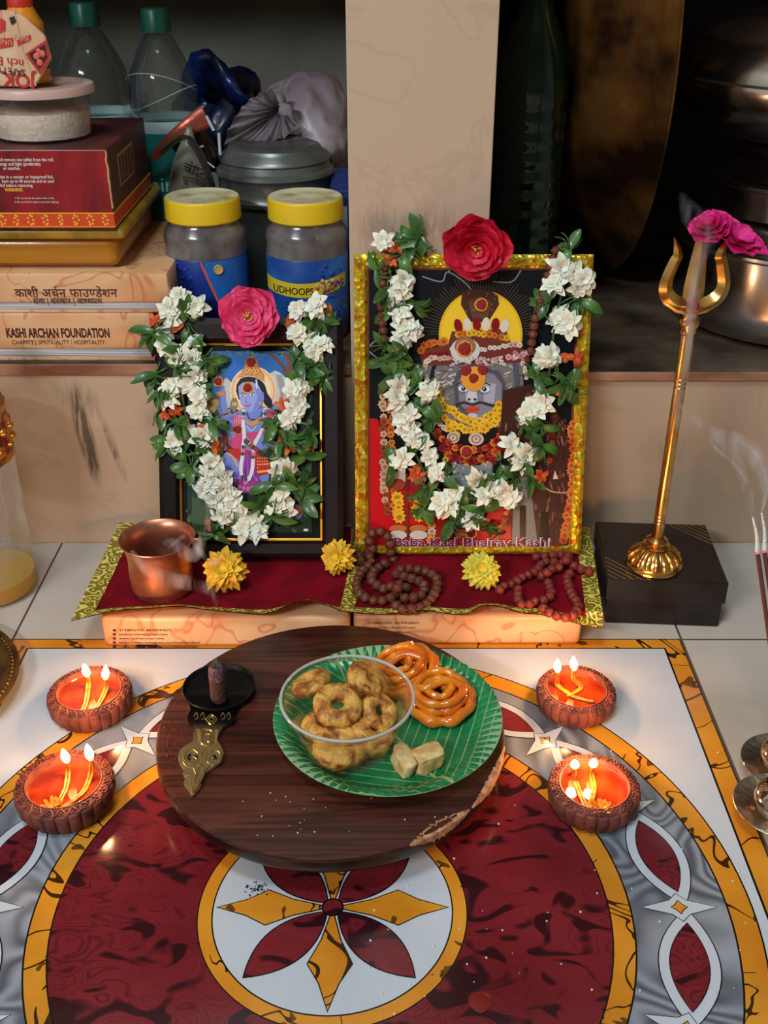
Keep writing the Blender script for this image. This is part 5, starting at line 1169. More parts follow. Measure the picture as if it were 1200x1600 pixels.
# ---------------------------------------------------------------- garlands
creamp = mat('ivory_petal', (244,238,218), .55, rgb2=(242,226,196), scale=50, sss=.3, lo=.3, hi=.5); leafm = mat('garland_leaf', (78,118,46), .4, rgb2=(40,76,30), scale=70, lo=.35, hi=.65, coat=.2); orgp = mat('orange_petal', (224,104,44), .6, rgb2=(200,74,30), scale=60, sss=.2)
greenc = mat('pale_green_calyx', (150,170,84), .5)
def flower_proto(kind, seed):
    rg = random.Random(seed); bm = nb()
    if kind == 'flower':
        for n, L_, el, W_ in ((7, .0145, .10, .0078), (7, .0125, .42, .0076), (5, .0100, .78, .0068), (4, .0070, 1.15, .006)):
            ph = rg.random()*6
            for i in range(n): petal(bm, (0,0,0), ph+2*PI*i/n+rg.uniform(-.25,.25), el+rg.uniform(-.16,.16), L_*rg.uniform(.8,1.15), W_*rg.uniform(.85,1.15), rg.uniform(.2,.8), cup=.22)
    elif kind == 'leaf_cluster':
        for i in range(6):
            petal(bm, (0,0,-.001), rg.random()*6.28, rg.uniform(-.05,.6), rg.uniform(.013,.021), rg.uniform(.0062,.0090), rg.uniform(.2,.8), cup=.18, n=6)
        for i in range(3):
            a = rg.random()*6.28; tube(bm, smoothpath([(0,0,0), (.007*math.cos(a), .007*math.sin(a), .004), (.015*math.cos(a+.3), .015*math.sin(a+.3), .001)], 3), .0006, 5)
    else:
        for i in range(6): petal(bm, (0,0,0), rg.random()*6.28, rg.uniform(.1,.9), rg.uniform(.007,.011), rg.uniform(.004,.006), .6, cup=.3)
    me = bpy.data.meshes.new(kind); bm.normal_update(); bm.to_mesh(me); bm.free(); me.polygons.foreach_set('use_smooth', [True]*len(me.polygons))
    me.materials.append({'flower': creamp, 'leaf_cluster': leafm, 'orange_petals': orgp}[kind]); return me
PR = {k: [flower_proto(k, 10+i) for i in range(5)] for k in ('flower', 'leaf_cluster', 'orange_petals')}
def garland(pic, label, whites, leaves, oranges, seed, path, loc, off=.009):
    rg = random.Random(seed); t = thing('flower_garland', label, 'garland', loc, None); base = V(loc)
    q0 = V((0,0,1)).rotation_difference(pic.n).to_matrix().to_4x4()
    def put(kind, u, v, o, s, tilt):
        p = pic.at(u, v, o); ob = bpy.data.objects.new(kind, rg.choice(PR[kind])); C.objects.link(ob); ob.parent = t
        ob.matrix_local = M.Translation(p-base) @ M.Rotation(rg.uniform(-tilt,tilt), 4, 'X') @ M.Rotation(rg.uniform(-tilt,tilt), 4, 'Z') @ q0 @ M.Rotation(rg.random()*6.28, 4, 'Z') @ M.Diagonal((s, s, s, 1))
    for u, v in whites: put('flower', u, v, off+rg.uniform(-.001,.004), rg.uniform(.82,1.10), .5)
    for u, v in leaves: put('leaf_cluster', u, v, off-.0015+rg.uniform(-.002,.005), rg.uniform(1.0,1.3), .55)
    for u, v in oranges: put('orange_petals', u, v, off+.001, rg.uniform(.8,1.05), .5)
    bm = nb(); tube(bm, smoothpath([pic.at(u, v, off-.002) for u, v in path], 5), .0012, 6); obj('string', bm, mat('green_garland_string', (70,84,40), .7), t)
garland(PA, 'white flower garland with leaves looped over the small dark picture',
 [(280,466),(306,480),(264,482),(268,500),(257,522),(257,541),(303,535),(276,560),(309,587),(268,605),(263,624),(312,618),(311,641),(291,675),(318,684),(272,690),(332,722),(322,742),(341,746),(322,766),(349,764),(364,790),(346,806),(381,826),(404,831),(398,812),(438,776),(444,799),(427,791),(447,733),(434,734),(458,644),(449,656),(467,633),(472,604),(458,610),(487,530),(467,518),(505,536),(492,552),(464,484),(493,478),(328,757),(336,780),(356,775),(374,806),(300,560),(296,598)],
 [(289,489),(297,503),(239,518),(289,546),(327,566),(275,575),(243,584),(256,606),(315,606),(275,661),(330,655),(265,682),(260,700),(286,707),(298,730),(332,700),(334,834),(464,760),(471,782),(425,756),(410,792),(424,806),(438,679),(458,684),(486,678),(478,713),(430,662),(473,584),(493,575),(505,592),(496,495),(507,510),(484,505),(461,564),(358,822),(448,700),(312,555),(252,640)],
 [(241,500),(277,515),(335,699),(441,633),(484,696),(433,708),(514,488),(327,822),(457,502),(320,673),(452,700),(256,645),(272,640),(442,690)], 21,
 [(275,470),(262,520),(285,560),(285,620),(300,680),(325,735),(345,780),(385,825),(430,795),(450,740),(460,690),(460,640),(480,590),(485,535),(478,485)], (-.13,.86,.06))
garland(PB, 'white flower garland with leaves looped over the large gold framed picture',
 [(598,376),(632,440),(622,455),(625,488),(636,512),(628,532),(646,520),(625,605),(669,612),(622,622),(636,648),(626,655),(650,684),(638,672),(660,690),(625,717),(680,738),(672,712),(710,772),(700,790),(786,770),(770,760),(795,780),(813,722),(800,694),(822,712),(837,637),(846,628),(862,554),(850,560),(888,507),(873,496),(897,427),(877,418),(866,445),(913,436),(905,448),(736,811),(690,785),(826,645),(612,470),(756,772),(745,750)],
 [(656,369),(645,387),(627,398),(589,423),(603,452),(649,474),(609,488),(605,561),(634,555),(612,586),(652,600),(678,655),(660,637),(641,706),(612,727),(670,764),(663,796),(707,814),(692,742),(750,777),(757,796),(830,746),(808,746),(848,666),(823,659),(866,601),(837,590),(893,612),(855,474),(908,470),(889,388),(848,697),(765,822),(885,600),(838,682),(604,540),(640,380),(720,800),(778,748)],
 [(620,387),(612,405),(888,555),(649,738),(881,612),(757,811),(845,742),(652,745),(898,560)], 22,
 [(600,380),(612,440),(620,500),(618,560),(632,620),(640,680),(665,740),(710,785),(760,790),(805,745),(835,690),(850,630),(860,570),(868,500),(885,430),(890,390)], (.08,.87,.06))
# ---------------------------------------------------------------- rudraksha bead strings
beadm = mat('rudraksha_bead', (124,62,38), .5, rgb2=(48,22,16), scale=500, lo=.4, hi=.55); beadr = mat('reddened_rudraksha_bead', (150,52,40), .55, rgb2=(80,24,22), scale=500, lo=.4, hi=.55)
def bead_mesh(m, seed):
    bm = nb(); bmesh.ops.create_icosphere(bm, subdivisions=3, radius=1)
    for v in bm.verts: v.co *= 1+.20*NZ.noise(v.co*4.5+V((seed,0,0)))+.08*NZ.noise(v.co*11)+.05*math.cos(5*math.atan2(v.co.y, v.co.x))
    me = bpy.data.meshes.new('bead'); bm.to_mesh(me); bm.free(); me.materials.append(m); me.polygons.foreach_set('use_smooth', [True]*len(me.polygons)); return me
BM_ = {'b': [bead_mesh(beadm, i) for i in range(3)], 'r': [bead_mesh(beadr, i+5) for i in range(3)]}
def mala(label, paths, r, kind, seed, loc, surf, placer, maxn=100):
    rg = random.Random(seed); t = thing('prayer_beads', label, 'bead necklace', loc); placed = []; base = V(loc); n = 0
    for path in paths:
        pts = smoothpath([placer(*q) for q in path], 24); last = None
        cord = []
        for p in pts:
            if last is not None and (V((p.x-last.x, p.y-last.y, 0)) if surf else p-last).length < r*1.70: continue
            q = p.copy(); last = p.copy()
            if surf:
                for _ in range(9):
                    if all((q-o).length > r*1.72 for o in placed[:-1] or []): break
                    q.z += r*.45
            if n >= maxn: break
            placed.append(q); ob = bpy.data.objects.new('bead', rg.choice(BM_[kind])); C.objects.link(ob); ob.parent = t; ob.location = q-base
            ob.rotation_euler = (rg.random()*6, rg.random()*6, rg.random()*6); s = r*rg.uniform(.92,1.05); ob.scale = (s, s, s); cord.append(q); n += 1
        if len(cord) > 2: bm = nb(); tube(bm, cord, .0007, 5); obj('cord', bm, mat('brown_cord', (60,30,24), .8), t)
    return t
def c6(l): return [(480+x/2.4, 800+y/2.4) for x, y in l]
onc = lambda r: (lambda u, v: F(u, v, ZC+r))
rA = .0047
mala('brown prayer bead string heaped at the left foot of the big gold frame', [c6([(235,100),(228,150),(240,190),(205,225),(185,270),(195,305),(225,325),(270,335),(310,325),(340,300)]), c6([(290,195),(250,225),(243,260),(280,285),(320,305),(350,320),(390,325),(430,310),(440,280),(410,255),(370,245),(330,230),(360,215),(400,215),(450,225),(485,250),(485,290),(460,330),(430,355),(390,365),(350,365),(325,340)]), c6([(370,285),(340,272),(318,290)]), c6([(140,150),(175,180),(215,185)])], rA, 'b', 5, (.0,.82,ZC), True, onc(rA))
mala('brown prayer beads hanging around the lower left corner of the big gold frame', [[(550,862),(568,870),(582,862),(576,842),(584,832),(600,832),(608,846),(612,868),(618,880)]], rA, 'b', 6, (.0,.86,.05), False, lambda u, v: PB.at(u, v, .0085))
mala('reddened prayer bead string heaped at the right foot of the big gold frame', [c6([(722,292),(745,275),(775,268),(800,250),(830,235),(860,220),(880,195),(905,185),(935,190),(965,190),(985,170),(950,160),(905,165),(850,170)]), c6([(880,240),(910,218),(950,208),(985,198),(1010,208),(1045,220),(1080,230)]), c6([(790,292),(795,340),(822,350),(855,335),(890,330),(915,310),(905,270),(895,240)]), c6([(885,362),(905,375),(940,392),(970,395),(1000,385),(1015,350),(995,315),(985,290),(975,250),(990,225)])], rA*.95, 'r', 7, (.14,.82,ZC), True, onc(rA))
mala('string of brown beads draped down the right side inside the big gold frame', [[(868,392),(862,410),(845,470),(836,500),(832,530),(828,560)]], .0042, 'b', 8, (.15,.9,.2), False, lambda u, v: PB.at(u, v, .0065))
mala('string of brown beads draped down the left side inside the big gold frame', [[(601,418),(598,450),(596,480),(598,510),(602,540)]], .0040, 'b', 9, (-.01,.9,.2), False, lambda u, v: PB.at(u, v, .0065))
# ---------------------------------------------------------------- incense cone holder on the board
ZB = BZ+.0002
sooty = mat('sooty_metal', (30,30,32), .38, .6, rgb2=(20,20,22), scale=60, bump=.3, bscale=200)
def hold(nt, N, L, b):
    tc = N.new('ShaderNodeTexCoord'); s = N.new('ShaderNodeSeparateXYZ'); L.new(tc.outputs['Object'], s.inputs[0])
    f = ramp(N, L, math_n(N, L, 'MULTIPLY_ADD', s.outputs[1], 26, 1.20), [(0, (206,186,134)), (.42, (176,154,108)), (.72, (46,44,44)), (1, (26,26,28))])
    L.new(f, b.inputs['Base Color'])
holdm = node_mat('antique_brass_sooted', hold, rough=.3, metal=.85); recess = mat('dark_recess', (34,30,22), .5, .5)
hd = thing('incense_holder', 'ornate dhoop holder with sooty dish and brass leaf handle on the board', 'incense holder', tuple(F(330,1110,ZB)))
def q3(l): return [(x/3, 980+y/3) for x, y in l]
half = [(868,330),(885,360),(895,395),(880,430),(882,450),(905,465),(915,490),(905,520),(910,545),(880,560),(845,585),(835,620),(845,655),(865,680),(858,700),(870,715),(862,745),(885,775),(900,805)]
half2 = [(925,780),(945,750),(942,725),(958,700),(975,685),(1005,665),(1040,640),(1050,600),(1035,565),(1020,540),(1025,515),(1040,490),(1060,470),(1090,462),(1105,445),(1098,420),(1118,395),(1130,370),(1160,330)]
outl = q3(half+half2)
bm = nb(); prism(bm, [F(u, v, ZB+.0004) for u, v in outl], V((0,0,.0030)), bev=.0005); obj('handle', bm, holdm, hd, angle=30)
dc = F(343, 1082, ZB); c = (dc.x, dc.y, ZB)
bm = nb(); lathe(bm, [(0,.0006),(.026,.0006),(.0275,.002),(.0290,.0065),(.0287,.0072),(.0278,.0068),(.0262,.0035),(.022,.0026),(0,.0024)], c, 72); obj('dish', bm, sooty, hd)
bm = nb(); zz = ZB+.0037
def crv(pts, r=.0006): tube(bm, smoothpath([F(u, v, zz) for u, v in q3(pts)], 5), r, 6)
for s in (1,):
    crv([(945,490),(955,480),(985,482),(1000,500),(990,545),(960,552),(943,535),(945,490)], .0009); crv([(965,500),(985,505),(975,535)], .0008)
    crv([(955,565),(940,600),(955,620),(970,600),(958,565)]); crv([(930,590),(900,570),(865,590),(865,625),(895,640),(925,625),(905,605),(890,612)], .0008); crv([(985,590),(1010,575),(1035,595),(1030,630),(1000,645),(975,630),(990,610),(1005,615)], .0008)
    crv([(870,600),(860,630),(885,655),(920,650),(940,640)]); crv([(940,640),(920,690),(905,740),(902,780)], .0007); crv([(940,640),(955,690),(930,740),(905,780)], .0007); crv([(905,650),(925,700)]); crv([(985,645),(955,680)]); crv([(925,690),(912,720),(925,735),(932,705)])
    for i in range(7): crv([(922+i*1.5, 478+i*10), (938, 480+i*10)], .0004); crv([(1008, 482+i*9), (1022-i, 484+i*9)], .0004)
    for i in range(6): crv([(872+i*4, 690+i*14), (890+i*2, 694+i*14)], .0004); crv([(945-i*6, 700+i*13), (930-i*4, 700+i*13)], .0004)
    crv([(965,430),(990,410),(1015,432),(990,455),(965,430)], .0006); crv([(978,430),(990,420),(1003,432),(990,444),(978,430)], .0005)
    for x in (910,940,1035,1062): crv([(x,415),(x+12,400),(x+18,425),(x+4,432)], .0005)
obj('handle_relief', bm, mat('relief_brass', (206,180,120), .28, .9), hd)
bm = nb()
for pts in ([(905,600),(925,600),(930,615),(910,620)], [(995,600),(1012,600),(1018,618),(998,620)], [(880,600),(895,590),(893,625),(878,618)]): prism(bm, [F(u, v, ZB+.0036) for u, v in q3(pts)], V((0,0,.0002)))
obj('engraving', bm, recess, hd, smooth=False)
cp = F(343, 1092, ZB+.003); h_ = P(343, 1040, cp.y).z-ZB-.003
t = thing('dhoop_cone', 'short brown dhoop stick with grey ashen top standing in the sooty dish', 'incense', (cp.x, cp.y, ZB+.0026)); c = (cp.x, cp.y, ZB+.0026)
bm = nb(); lathe(bm, [(0,0),(.0066,0),(.0070,.003),(.0066,h_*.62),(.0064,h_*.66)], c, 24, rip=lambda a, k: 1+.03*math.sin(3*a+k)); obj('stick', bm, mat('brown_dhoop', (74,40,34), .8, bump=.8, bscale=300), t)
bm = nb(); lathe(bm, [(.0064,h_*.66),(.0066,h_*.8),(.0060,h_*.94),(.0045,h_),(0,h_*1.02)], c, 24, rip=lambda a, k: 1+.06*math.sin(4*a+k)); obj('ash_tip', bm, mat('mauve_ash', (120,84,92), .95, rgb2=(70,40,48), scale=300, bump=1, bscale=400), t)
bm = nb(); pts = [F(312,1056,ZB+.0006), F(322,1046,ZB+.003), F(338,1028,ZB+.0035), F(340,1036,ZB+.002), F(336,1050,ZB+.0008), F(322,1058,ZB+.0006)]; bm.faces.new([bm.verts.new(p) for p in pts]); bmesh.ops.solidify(bm, geom=bm.faces[:], thickness=.0004)
tag(obj('leaf', bm, mat('fresh_leaf', (110,150,70), .45), smooth=False), 'small green leaf tucked behind the incense dish on the board', 'leaf')
# ---------------------------------------------------------------- green paper plate
def platef(nt, N, L, b):
    tc = N.new('ShaderNodeTexCoord'); s = N.new('ShaderNodeSeparateXYZ'); L.new(tc.outputs['Object'], s.inputs[0])
    x, y = s.outputs[0], s.outputs[1]
    ax_ = math_n(N, L, 'ABSOLUTE', x); w_ = math_n(N, L, 'MULTIPLY_ADD', ax_, -.9, y)
    fr1 = math_n(N, L, 'FRACT', math_n(N, L, 'MULTIPLY', w_, 95)); l1 = math_n(N, L, 'LESS_THAN', fr1, .11)
    l2 = math_n(N, L, 'LESS_THAN', ax_, .0011); f = math_n(N, L, 'MAXIMUM', l1, l2)
    base = ramp(N, L, tex_noise(N, L, 22, 3), [(.35, (16,108,60)), (.65, (38,140,84))])
    L.new(mixc(N, L, f, base, (150,176,110)), b.inputs['Base Color'])
plate_m = node_mat('green_foil_paper', platef, rough=.2, metal=.1)
plx, ply = .0028, .6205
pp_t = thing('paper_plate', 'shiny green leaf patterned paper plate on the dark board', 'plate', (plx, ply, BZ)); c = (plx, ply, BZ+.0004)
rot_pl = M.Rotation(.55, 4, 'Z')
bm = nb(); lathe(bm, [(0,.0008),(.060,.0008),(.0655,.0020),(.0720,.0085),(.0790,.0125),(.0850,.0145),(.0862,.0140)], (0,0,0), 288, rip=lambda a, k: 1)
for v in bm.verts:
    r = math.hypot(v.co.x, v.co.y); a = math.atan2(v.co.y, v.co.x)
    if r > .0625: v.co.z += .0007*math.sin(a*72)*min(1, (r-.0625)/.008)+.0008*math.sin(a*3+1)*((r-.0625)/.02)
o = obj('dish', bm, plate_m, pp_t, local=True); o.location = (0,0,.0004); o.rotation_euler[2] = .55
bm = nb(); lathe(bm, [(0,0),(.060,0),(.0656,.0012),(.0722,.0078),(.0792,.0118),(.0850,.0139),(.0864,.0138)], (0,0,0), 144); o = obj('underside', bm, mat('pale_green_card', (150,180,130), .6), pp_t, local=True); o.location = (0,0,.0004)
ZP = BZ+.0004+.0009
# ---------------------------------------------------------------- clear cup of fritters
kx, ky = -.0265, .5980
cup = thing('plastic_cup', 'clear plastic dessert cup full of fried fritters on the green plate', 'cup', (kx, ky, ZP)); c = (kx, ky, ZP+.0022); hc_ = .0465
bm = nb(); lathe(bm, [(0,.0004),(.030,0),(.0315,.001),(.0325,.004),(.0452,hc_-.004),(.0462,hc_-.003),(.0487,hc_-.0022),(.0493,hc_-.001),(.0487,hc_),(.0462,hc_),(.0450,hc_-.0014)], c, 96); obj('body', bm, mat('cup_plastic', (232,238,236), .05, trans=1, ior=1.2, alpha=.40), cup)
bm = nb(); tube(bm, [V(c)+V((.0478*math.cos(2*PI*i/96), .0478*math.sin(2*PI*i/96), hc_-.0006)) for i in range(97)], .0012, 8, caps=False); obj('rim', bm, mat('cup_rim_plastic', (206,204,198), .12, alpha=.72), cup)
friedm = mat('fried_batter', (226,168,78), .5, rgb2=(146,74,24), scale=110, lo=.38, hi=.58, bump=1.0, bscale=260, dist=.6)
def fritter(u, v, z, r, label, seed, hole=True, tilt=(0,0), browned=1):
    p = F(u, v, z); rg = random.Random(seed); bm = nb(); n, m_ = 40, 22; rows = []
    q = M.Rotation(tilt[0], 4, 'X') @ M.Rotation(tilt[1], 4, 'Y')
    for i in range(n):
        a = 2*PI*i/n; row = []
        for j in range(m_):
            b_ = 2*PI*j/m_; rad = r*.60; mi_ = r*.38 if hole else r*.56
            w_ = V((math.cos(a)*(rad+mi_*math.cos(b_)), math.sin(a)*(rad+mi_*math.cos(b_)), mi_*.92*math.sin(b_)))
            k = 1+.06*NZ.noise(w_*60+V((seed*3,0,0)))+.05*NZ.noise(w_*200+V((seed,0,0)))+.05*NZ.noise(w_*520); row.append(bm.verts.new(q @ (w_*k)+p))
        rows.append(row)
    for i in range(n):
        for j in range(m_): bm.faces.new((rows[i][j], rows[(i+1)%n][j], rows[(i+1)%n][(j+1)%m_], rows[i][(j+1)%m_]))
    bmesh.ops.recalc_face_normals(bm, faces=bm.faces[:])
    return tag(obj('fried_fritter', bm, friedm, angle=80), label, 'fritter', 'fried fritters in the clear cup')
Zc = ZP+.003
fritter(528, 1102, Zc+.0300, .0190, 'golden ring fritter with a centre hole, topmost in the clear cup', 1, True, (.30,.05))
fritter(487, 1068, Zc+.0225, .0160, 'craggy fritter at the far left of the clear cup', 2, True, (-.2,-.4))
fritter(574, 1064, Zc+.0240, .0155, 'dark browned fritter at the far right of the clear cup', 3, False, (.2,.7))
fritter(592, 1112, Zc+.0215, .0150, 'orange tinted fritter at the near right of the clear cup', 4, True, (.5,.5))
fritter(530, 1166, Zc+.0115, .0170, 'fritter at the bottom front of the clear cup seen through its wall', 5, False, (.2,0))
fritter(580, 1146, Zc+.0120, .0150, 'fritter low on the right side of the clear cup seen through its wall', 6, False, (0,.4))
fritter(505, 1138, Zc+.0115, .0140, 'fritter low on the left side of the clear cup', 7, False, (0,.2))
# ---------------------------------------------------------------- jalebi sweets
jal = mat('syrupy_orange_jalebi', (246,146,30), .12, rgb2=(232,112,16), scale=60, coat=1, sss=.4, bump=.35, bscale=150)
def jalebi(u, v, z, r, label, seed, tilt, zs=1):
    rg = random.Random(seed); p = F(u, v, z); bm = nb(); q = M.Rotation(tilt[0], 4, 'X') @ M.Rotation(tilt[1], 4, 'Y')
    def seg_(R0, R1, turns, h0, h1, ph, tr_, wob=0, ecc=1):
        n = int(turns*44); pts = []; rs = []
        for i in range(n+1):
            s = i/n; a = ph+2*PI*turns*s; rr = R0+(R1-R0)*s; rr *= 1+wob*math.sin(a*9)
            pts.append(p+q @ V((rr*math.cos(a), rr*ecc*math.sin(a), h0+(h1-h0)*s+.0008*math.sin(a*3+seed)))); rs.append(tr_*(1+.10*math.sin(a*7+seed)+.08*math.sin(a*13)))
        tube(bm, pts, rs, 12)
    seg_(r*.96, r*.90, 1.15, 0, .0015, rg.random()*6, r*.165, .04); seg_(r*.72, r*.62, 1.4, .0045, .0065, 2, r*.155, .02); seg_(r*.46, r*.22, 1.6, .0055, .0085, 4, r*.14); seg_(r*.78, r*.66, 1.0, .011, .012, 1, r*.125, 0, .92); seg_(r*.40, r*.3, 1.0, .0125, .0135, 3, r*.115)
    tube(bm, smoothpath([p+q @ V((r*.7,0,.012)), p+q @ V((r*.2,r*.15,.016)), p+q @ V((-r*.4,-r*.1,.015)), p+q @ V((-r*.7,r*.1,.011))], 8), r*.12, 12)
    return tag(obj('jalebi', bm, jal, angle=80), label, 'sweet', 'jalebi sweets on the green plate')
jalebi(688, 1092, ZP+.0078, .0262, 'glossy orange spiral jalebi lying on the right half of the green plate', 3, (.10,-.05))
jalebi(632, 1050, ZP+.0085, .0260, 'orange jalebi at the back of the green plate, partly behind the clear cup', 6, (.2,-.35))
# ---------------------------------------------------------------- pieces of barfi
brf = mat('milk_fudge', (238,208,148), .7, rgb2=(206,162,96), scale=90, bump=.6, bscale=220, sss=.1)
for (u, v, sz, rt, lab, sd) in ((630,1190,(.0105,.0235,.0115),.42,'tall leaning piece of milk fudge beside the clear cup',1), (667,1186,(.0215,.0165,.0120),.5,'blocky piece of milk fudge, right one of the pair near the plate front',2)):
    p = F(u, v, ZP+sz[2]/2); bm = nb(); bmesh.ops.create_cube(bm, size=1); bmesh.ops.subdivide_edges(bm, edges=bm.edges[:], cuts=6, use_grid_fill=True)
    for w_ in bm.verts:
        k = V((w_.co.x*sz[0], w_.co.y*sz[1], w_.co.z*sz[2])); r_ = 1-.10*(abs(w_.co.x*2)**6*abs(w_.co.y*2)**6); k *= r_
        k += V((NZ.noise(k*130+V((sd,0,0))), NZ.noise(k*130+V((0,sd,0))), .5*NZ.noise(k*130+V((0,0,sd)))))*.0016; k.x += k.z*.25; w_.co = k
    bm.transform(M.Translation(p) @ M.Rotation(rt, 4, 'Z')); mz = min(w_.co.z for w_ in bm.verts); bmesh.ops.translate(bm, verts=bm.verts, vec=(0,0,ZP-mz+.0001))
    tag(obj('milk_fudge', bm, brf, angle=80), lab, 'sweet', 'milk fudge pieces on the green plate')
# ---------------------------------------------------------------- incense sticks standing at the right
inc = mat('brown_incense', (92,44,34), .8, bump=.6, bscale=500); ashm = mat('white_incense_ash', (226,222,216), .9, bump=.8, bscale=400); glowm = mat('glowing_ember', (206,120,124), .9, emit=.2, emitc=(255,90,100))
tips = []
for k, (u, v, ub, vb, fu, fv, lab) in enumerate(((1176,808,1184,866,1226,1172,'burning incense stick at right edge, the left one with bent ash'), (1190,801,1195,864,1240,1176,'burning incense stick at right edge, the outer one with straight ash'))):
    a_, b_ = P(u, v, .70), P(ub, vb, .70-.008); foot = F(fu, fv, .032); d = (foot-b_)
    t = thing('incense_stick', lab, 'incense', tuple(foot), 'incense sticks')
    bm = nb(); tube(bm, [b_+d*i/8 for i in range(9)], .0018, 8); obj('stick', bm, inc, t)
    bm = nb(); tube(bm, [b_, b_-d.normalized()*.0022], .0019, 8); obj('ember', bm, glowm, t)
    bm = nb(); e0 = b_-d.normalized()*.0022; tube(bm, smoothpath([e0, e0.lerp(a_, .5)+V((.0012,0,0)), a_], 6), [.0019-.0001*i for i in range(13)], 8); obj('ash', bm, ashm, t)
    tips.append(a_)
# ---------------------------------------------------------------- spilled specks on floor and board
bm = nb(); rg = random.Random(12)
for i in range(60):
    u, v = rg.uniform(560,1180), rg.uniform(1150,1590); p = F(u, v, FZ+.0002)
    ball(bm, p, rg.uniform(.0003,.0009), 6)
for i in range(22):
    p = V((BX+rg.uniform(-.08,.08), BY-rg.uniform(.07,.115), BZ+.0003)); ball(bm, p, rg.uniform(.0002,.0007), 6)
tag(obj('rice_crumbs', bm, mat('white_crumb', (220,214,204), .8)), 'tiny white crumbs scattered over the floor and board', 'crumbs', kind='stuff')
bm = nb(); rg = random.Random(31)
for i in range(70):
    p = F(256+abs(rg.gauss(0, 14)), 1155+rg.gauss(0, 26), BZ+.0002)
    if math.hypot(p.x-BX, p.y-BY) < BR-.003: ball(bm, p, rg.uniform(.0003,.0008), 6, sc3=(1,1,.5))
tag(obj('kumkum_powder', bm, kum), 'scattered red powder grains at the left edge of the dark board', 'powder', kind='stuff')
bm = nb()
for i in range(60): ball(bm, F(402+rg.gauss(0, 9), 1388+rg.gauss(0, 4.5), FZ), rg.uniform(.0003,.0008), 6, sc3=(1,1,.4))
tag(obj('black_ash_specks', bm, black), 'small smudge of black ash specks on the white inlay circle', 'ash', kind='stuff')
p = F(750, 1565, FZ); bm = nb(); lathe(bm, [(0,.0005),(.006,.0004),(.0072,0)], p, 24, rip=lambda a, k: 1+.06*math.sin(3*a)); tag(obj('wax_spot', bm, mat('red_spot', (120,24,20), .3)), 'small round dark red spot on the maroon inlay', 'stain')
# ---------------------------------------------------------------- smoke
def smoke_mat(name, k):
    m = bpy.data.materials.new(name); m.use_nodes = True; nt = m.node_tree; N, L = nt.nodes, nt.links; N.remove(N['Principled BSDF'])
    df = N.new('ShaderNodeBsdfDiffuse'); tl = N.new('ShaderNodeBsdfTranslucent'); ad = N.new('ShaderNodeMixShader'); tp = N.new('ShaderNodeBsdfTransparent'); mx = N.new('ShaderNodeMixShader')
    for x in (df, tl): x.inputs['Color'].default_value = (.93,.92,1,1)
    L.new(df.outputs[0], ad.inputs[1]); L.new(tl.outputs[0], ad.inputs[2])
    at = N.new('ShaderNodeAttribute'); at.attribute_name = 'fade'; n = tex_noise(N, L, 55, 3, .6, stretch=(1.8,1,.4)); r = ramp(N, L, n, [(.36, (0,0,0)), (.68, (255,255,255))])
    L.new(math_n(N, L, 'MULTIPLY', math_n(N, L, 'MULTIPLY', r, at.outputs['Fac']), k), mx.inputs[0]); L.new(tp.outputs[0], mx.inputs[1]); L.new(ad.outputs[0], mx.inputs[2]); L.new(mx.outputs[0], N['Material Output'].inputs[0]); return m
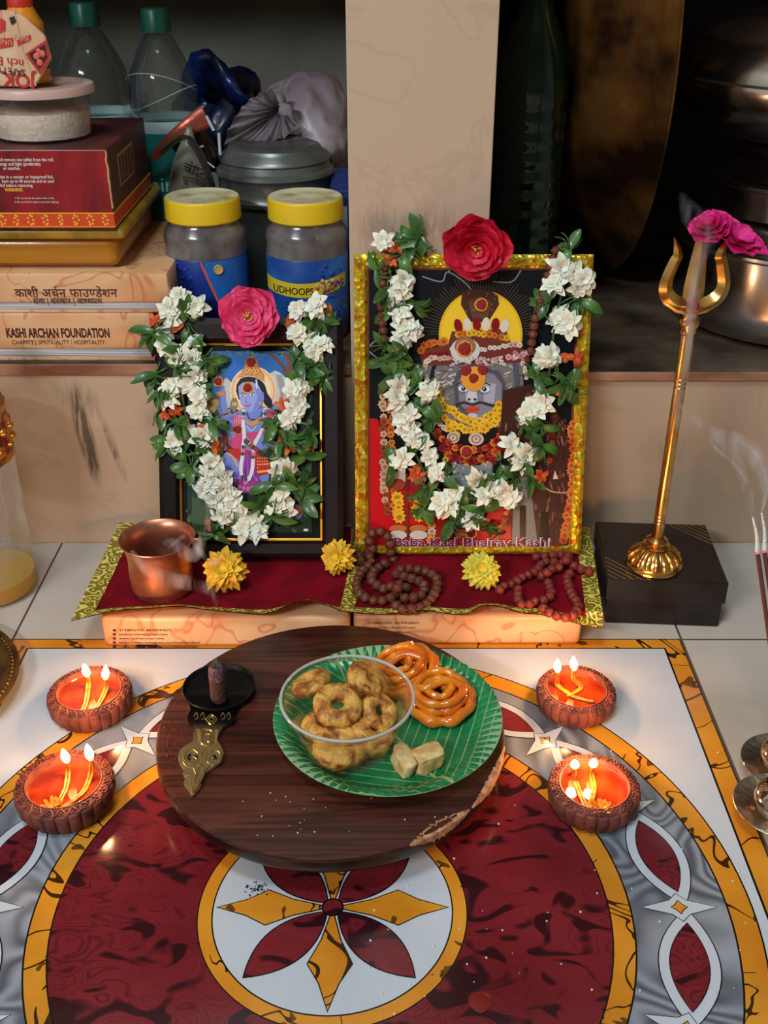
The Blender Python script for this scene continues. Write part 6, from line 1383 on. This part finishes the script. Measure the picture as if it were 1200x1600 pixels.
def smoke(name, strands, k, label):
    bm = nb(); fl = bm.verts.layers.float.new('fade')
    for pts, rs in strands:
        sp = smoothpath([V(p) for p in pts], 7); n_ = len(sp); seg = 16; prev = None
        for i, p in enumerate(sp):
            f = i/(n_-1)*(len(rs)-1); q = min(int(f), len(rs)-2); r = rs[q]+(rs[q+1]-rs[q])*(f-q)
            dd = (sp[min(i+1,n_-1)]-sp[max(i-1,0)]).normalized(); s = dd.cross(V((0,1,0))).normalized(); u_ = dd.cross(s); row = []
            for j in range(seg):
                a = 2*PI*j/seg; v = bm.verts.new(p+s*math.cos(a)*r+u_*math.sin(a)*r*.35); v[fl] = math.sin(a)**2*math.sin(PI*min(.97, max(.03, (i+.5)/n_)))**.4; row.append(v)
            if prev:
                for j in range(seg): bm.faces.new((prev[j], prev[(j+1)%seg], row[(j+1)%seg], row[j]))
            prev = row
    tag(obj(name, bm, smoke_mat(name+'_haze', k)), label, 'smoke', kind='stuff')
Y7 = .702
smoke('incense_smoke', [([tips[0], P(1166,770,Y7), P(1158,735,Y7), P(1140,700,Y7), P(1108,672,Y7), P(1078,650,Y7), P(1060,630,Y7)], [.0006,.003,.005,.006,.005,.003,.001]), ([tips[0]+V((.0005,0,.004)), P(1172,765,Y7), P(1150,728,Y7), P(1118,700,Y7), P(1090,662,Y7)], [.0004,.0012,.002,.002,.001])], .34, 'pale smoke ribbon rising from the bent ash incense stick')
smoke('incense_smoke', [([tips[1], P(1196,772,Y7), P(1193,740,Y7), P(1176,708,Y7), P(1150,686,Y7), P(1122,672,Y7)], [.0006,.003,.006,.008,.006,.002]), ([tips[1], P(1199,760,Y7), P(1186,716,Y7), P(1160,690,Y7)], [.0004,.0014,.0022,.001])], .34, 'pale smoke plume rising from the straight ash incense stick')
smoke('incense_smoke', [([P(1066,690,.80), P(1058,650,.80), P(1062,610,.80), P(1074,560,.79), P(1078,500,.79), P(1092,420,.79), P(1104,370,.79), P(1080,335,.79), P(1064,300,.79)], [.001,.004,.006,.004,.005,.007,.009,.009,.002])], .22, 'thin smoke drifting up past the trident shaft and rose')
smoke('cup_smoke', [([V((cx_+.005,cy_,.085)), P(270,850,.80), P(300,868,.79), P(318,840,.79), P(326,800,.79), P(312,760,.79)], [.003,.007,.008,.005,.003,.001]), ([P(262,858,.785), P(290,838,.785), P(312,862,.785), P(336,880,.785), P(350,860,.785)], [.001,.003,.004,.003,.001])], .30, 'thin smoke curling out of the copper cup')
smoke('cup_smoke', [([P(205,860,.775), P(225,885,.77), P(262,905,.765), P(300,912,.765), P(330,925,.76), P(338,955,.755)], [.002,.006,.009,.008,.005,.001])], .22, 'faint smoke drifting over the front of the maroon cloth')
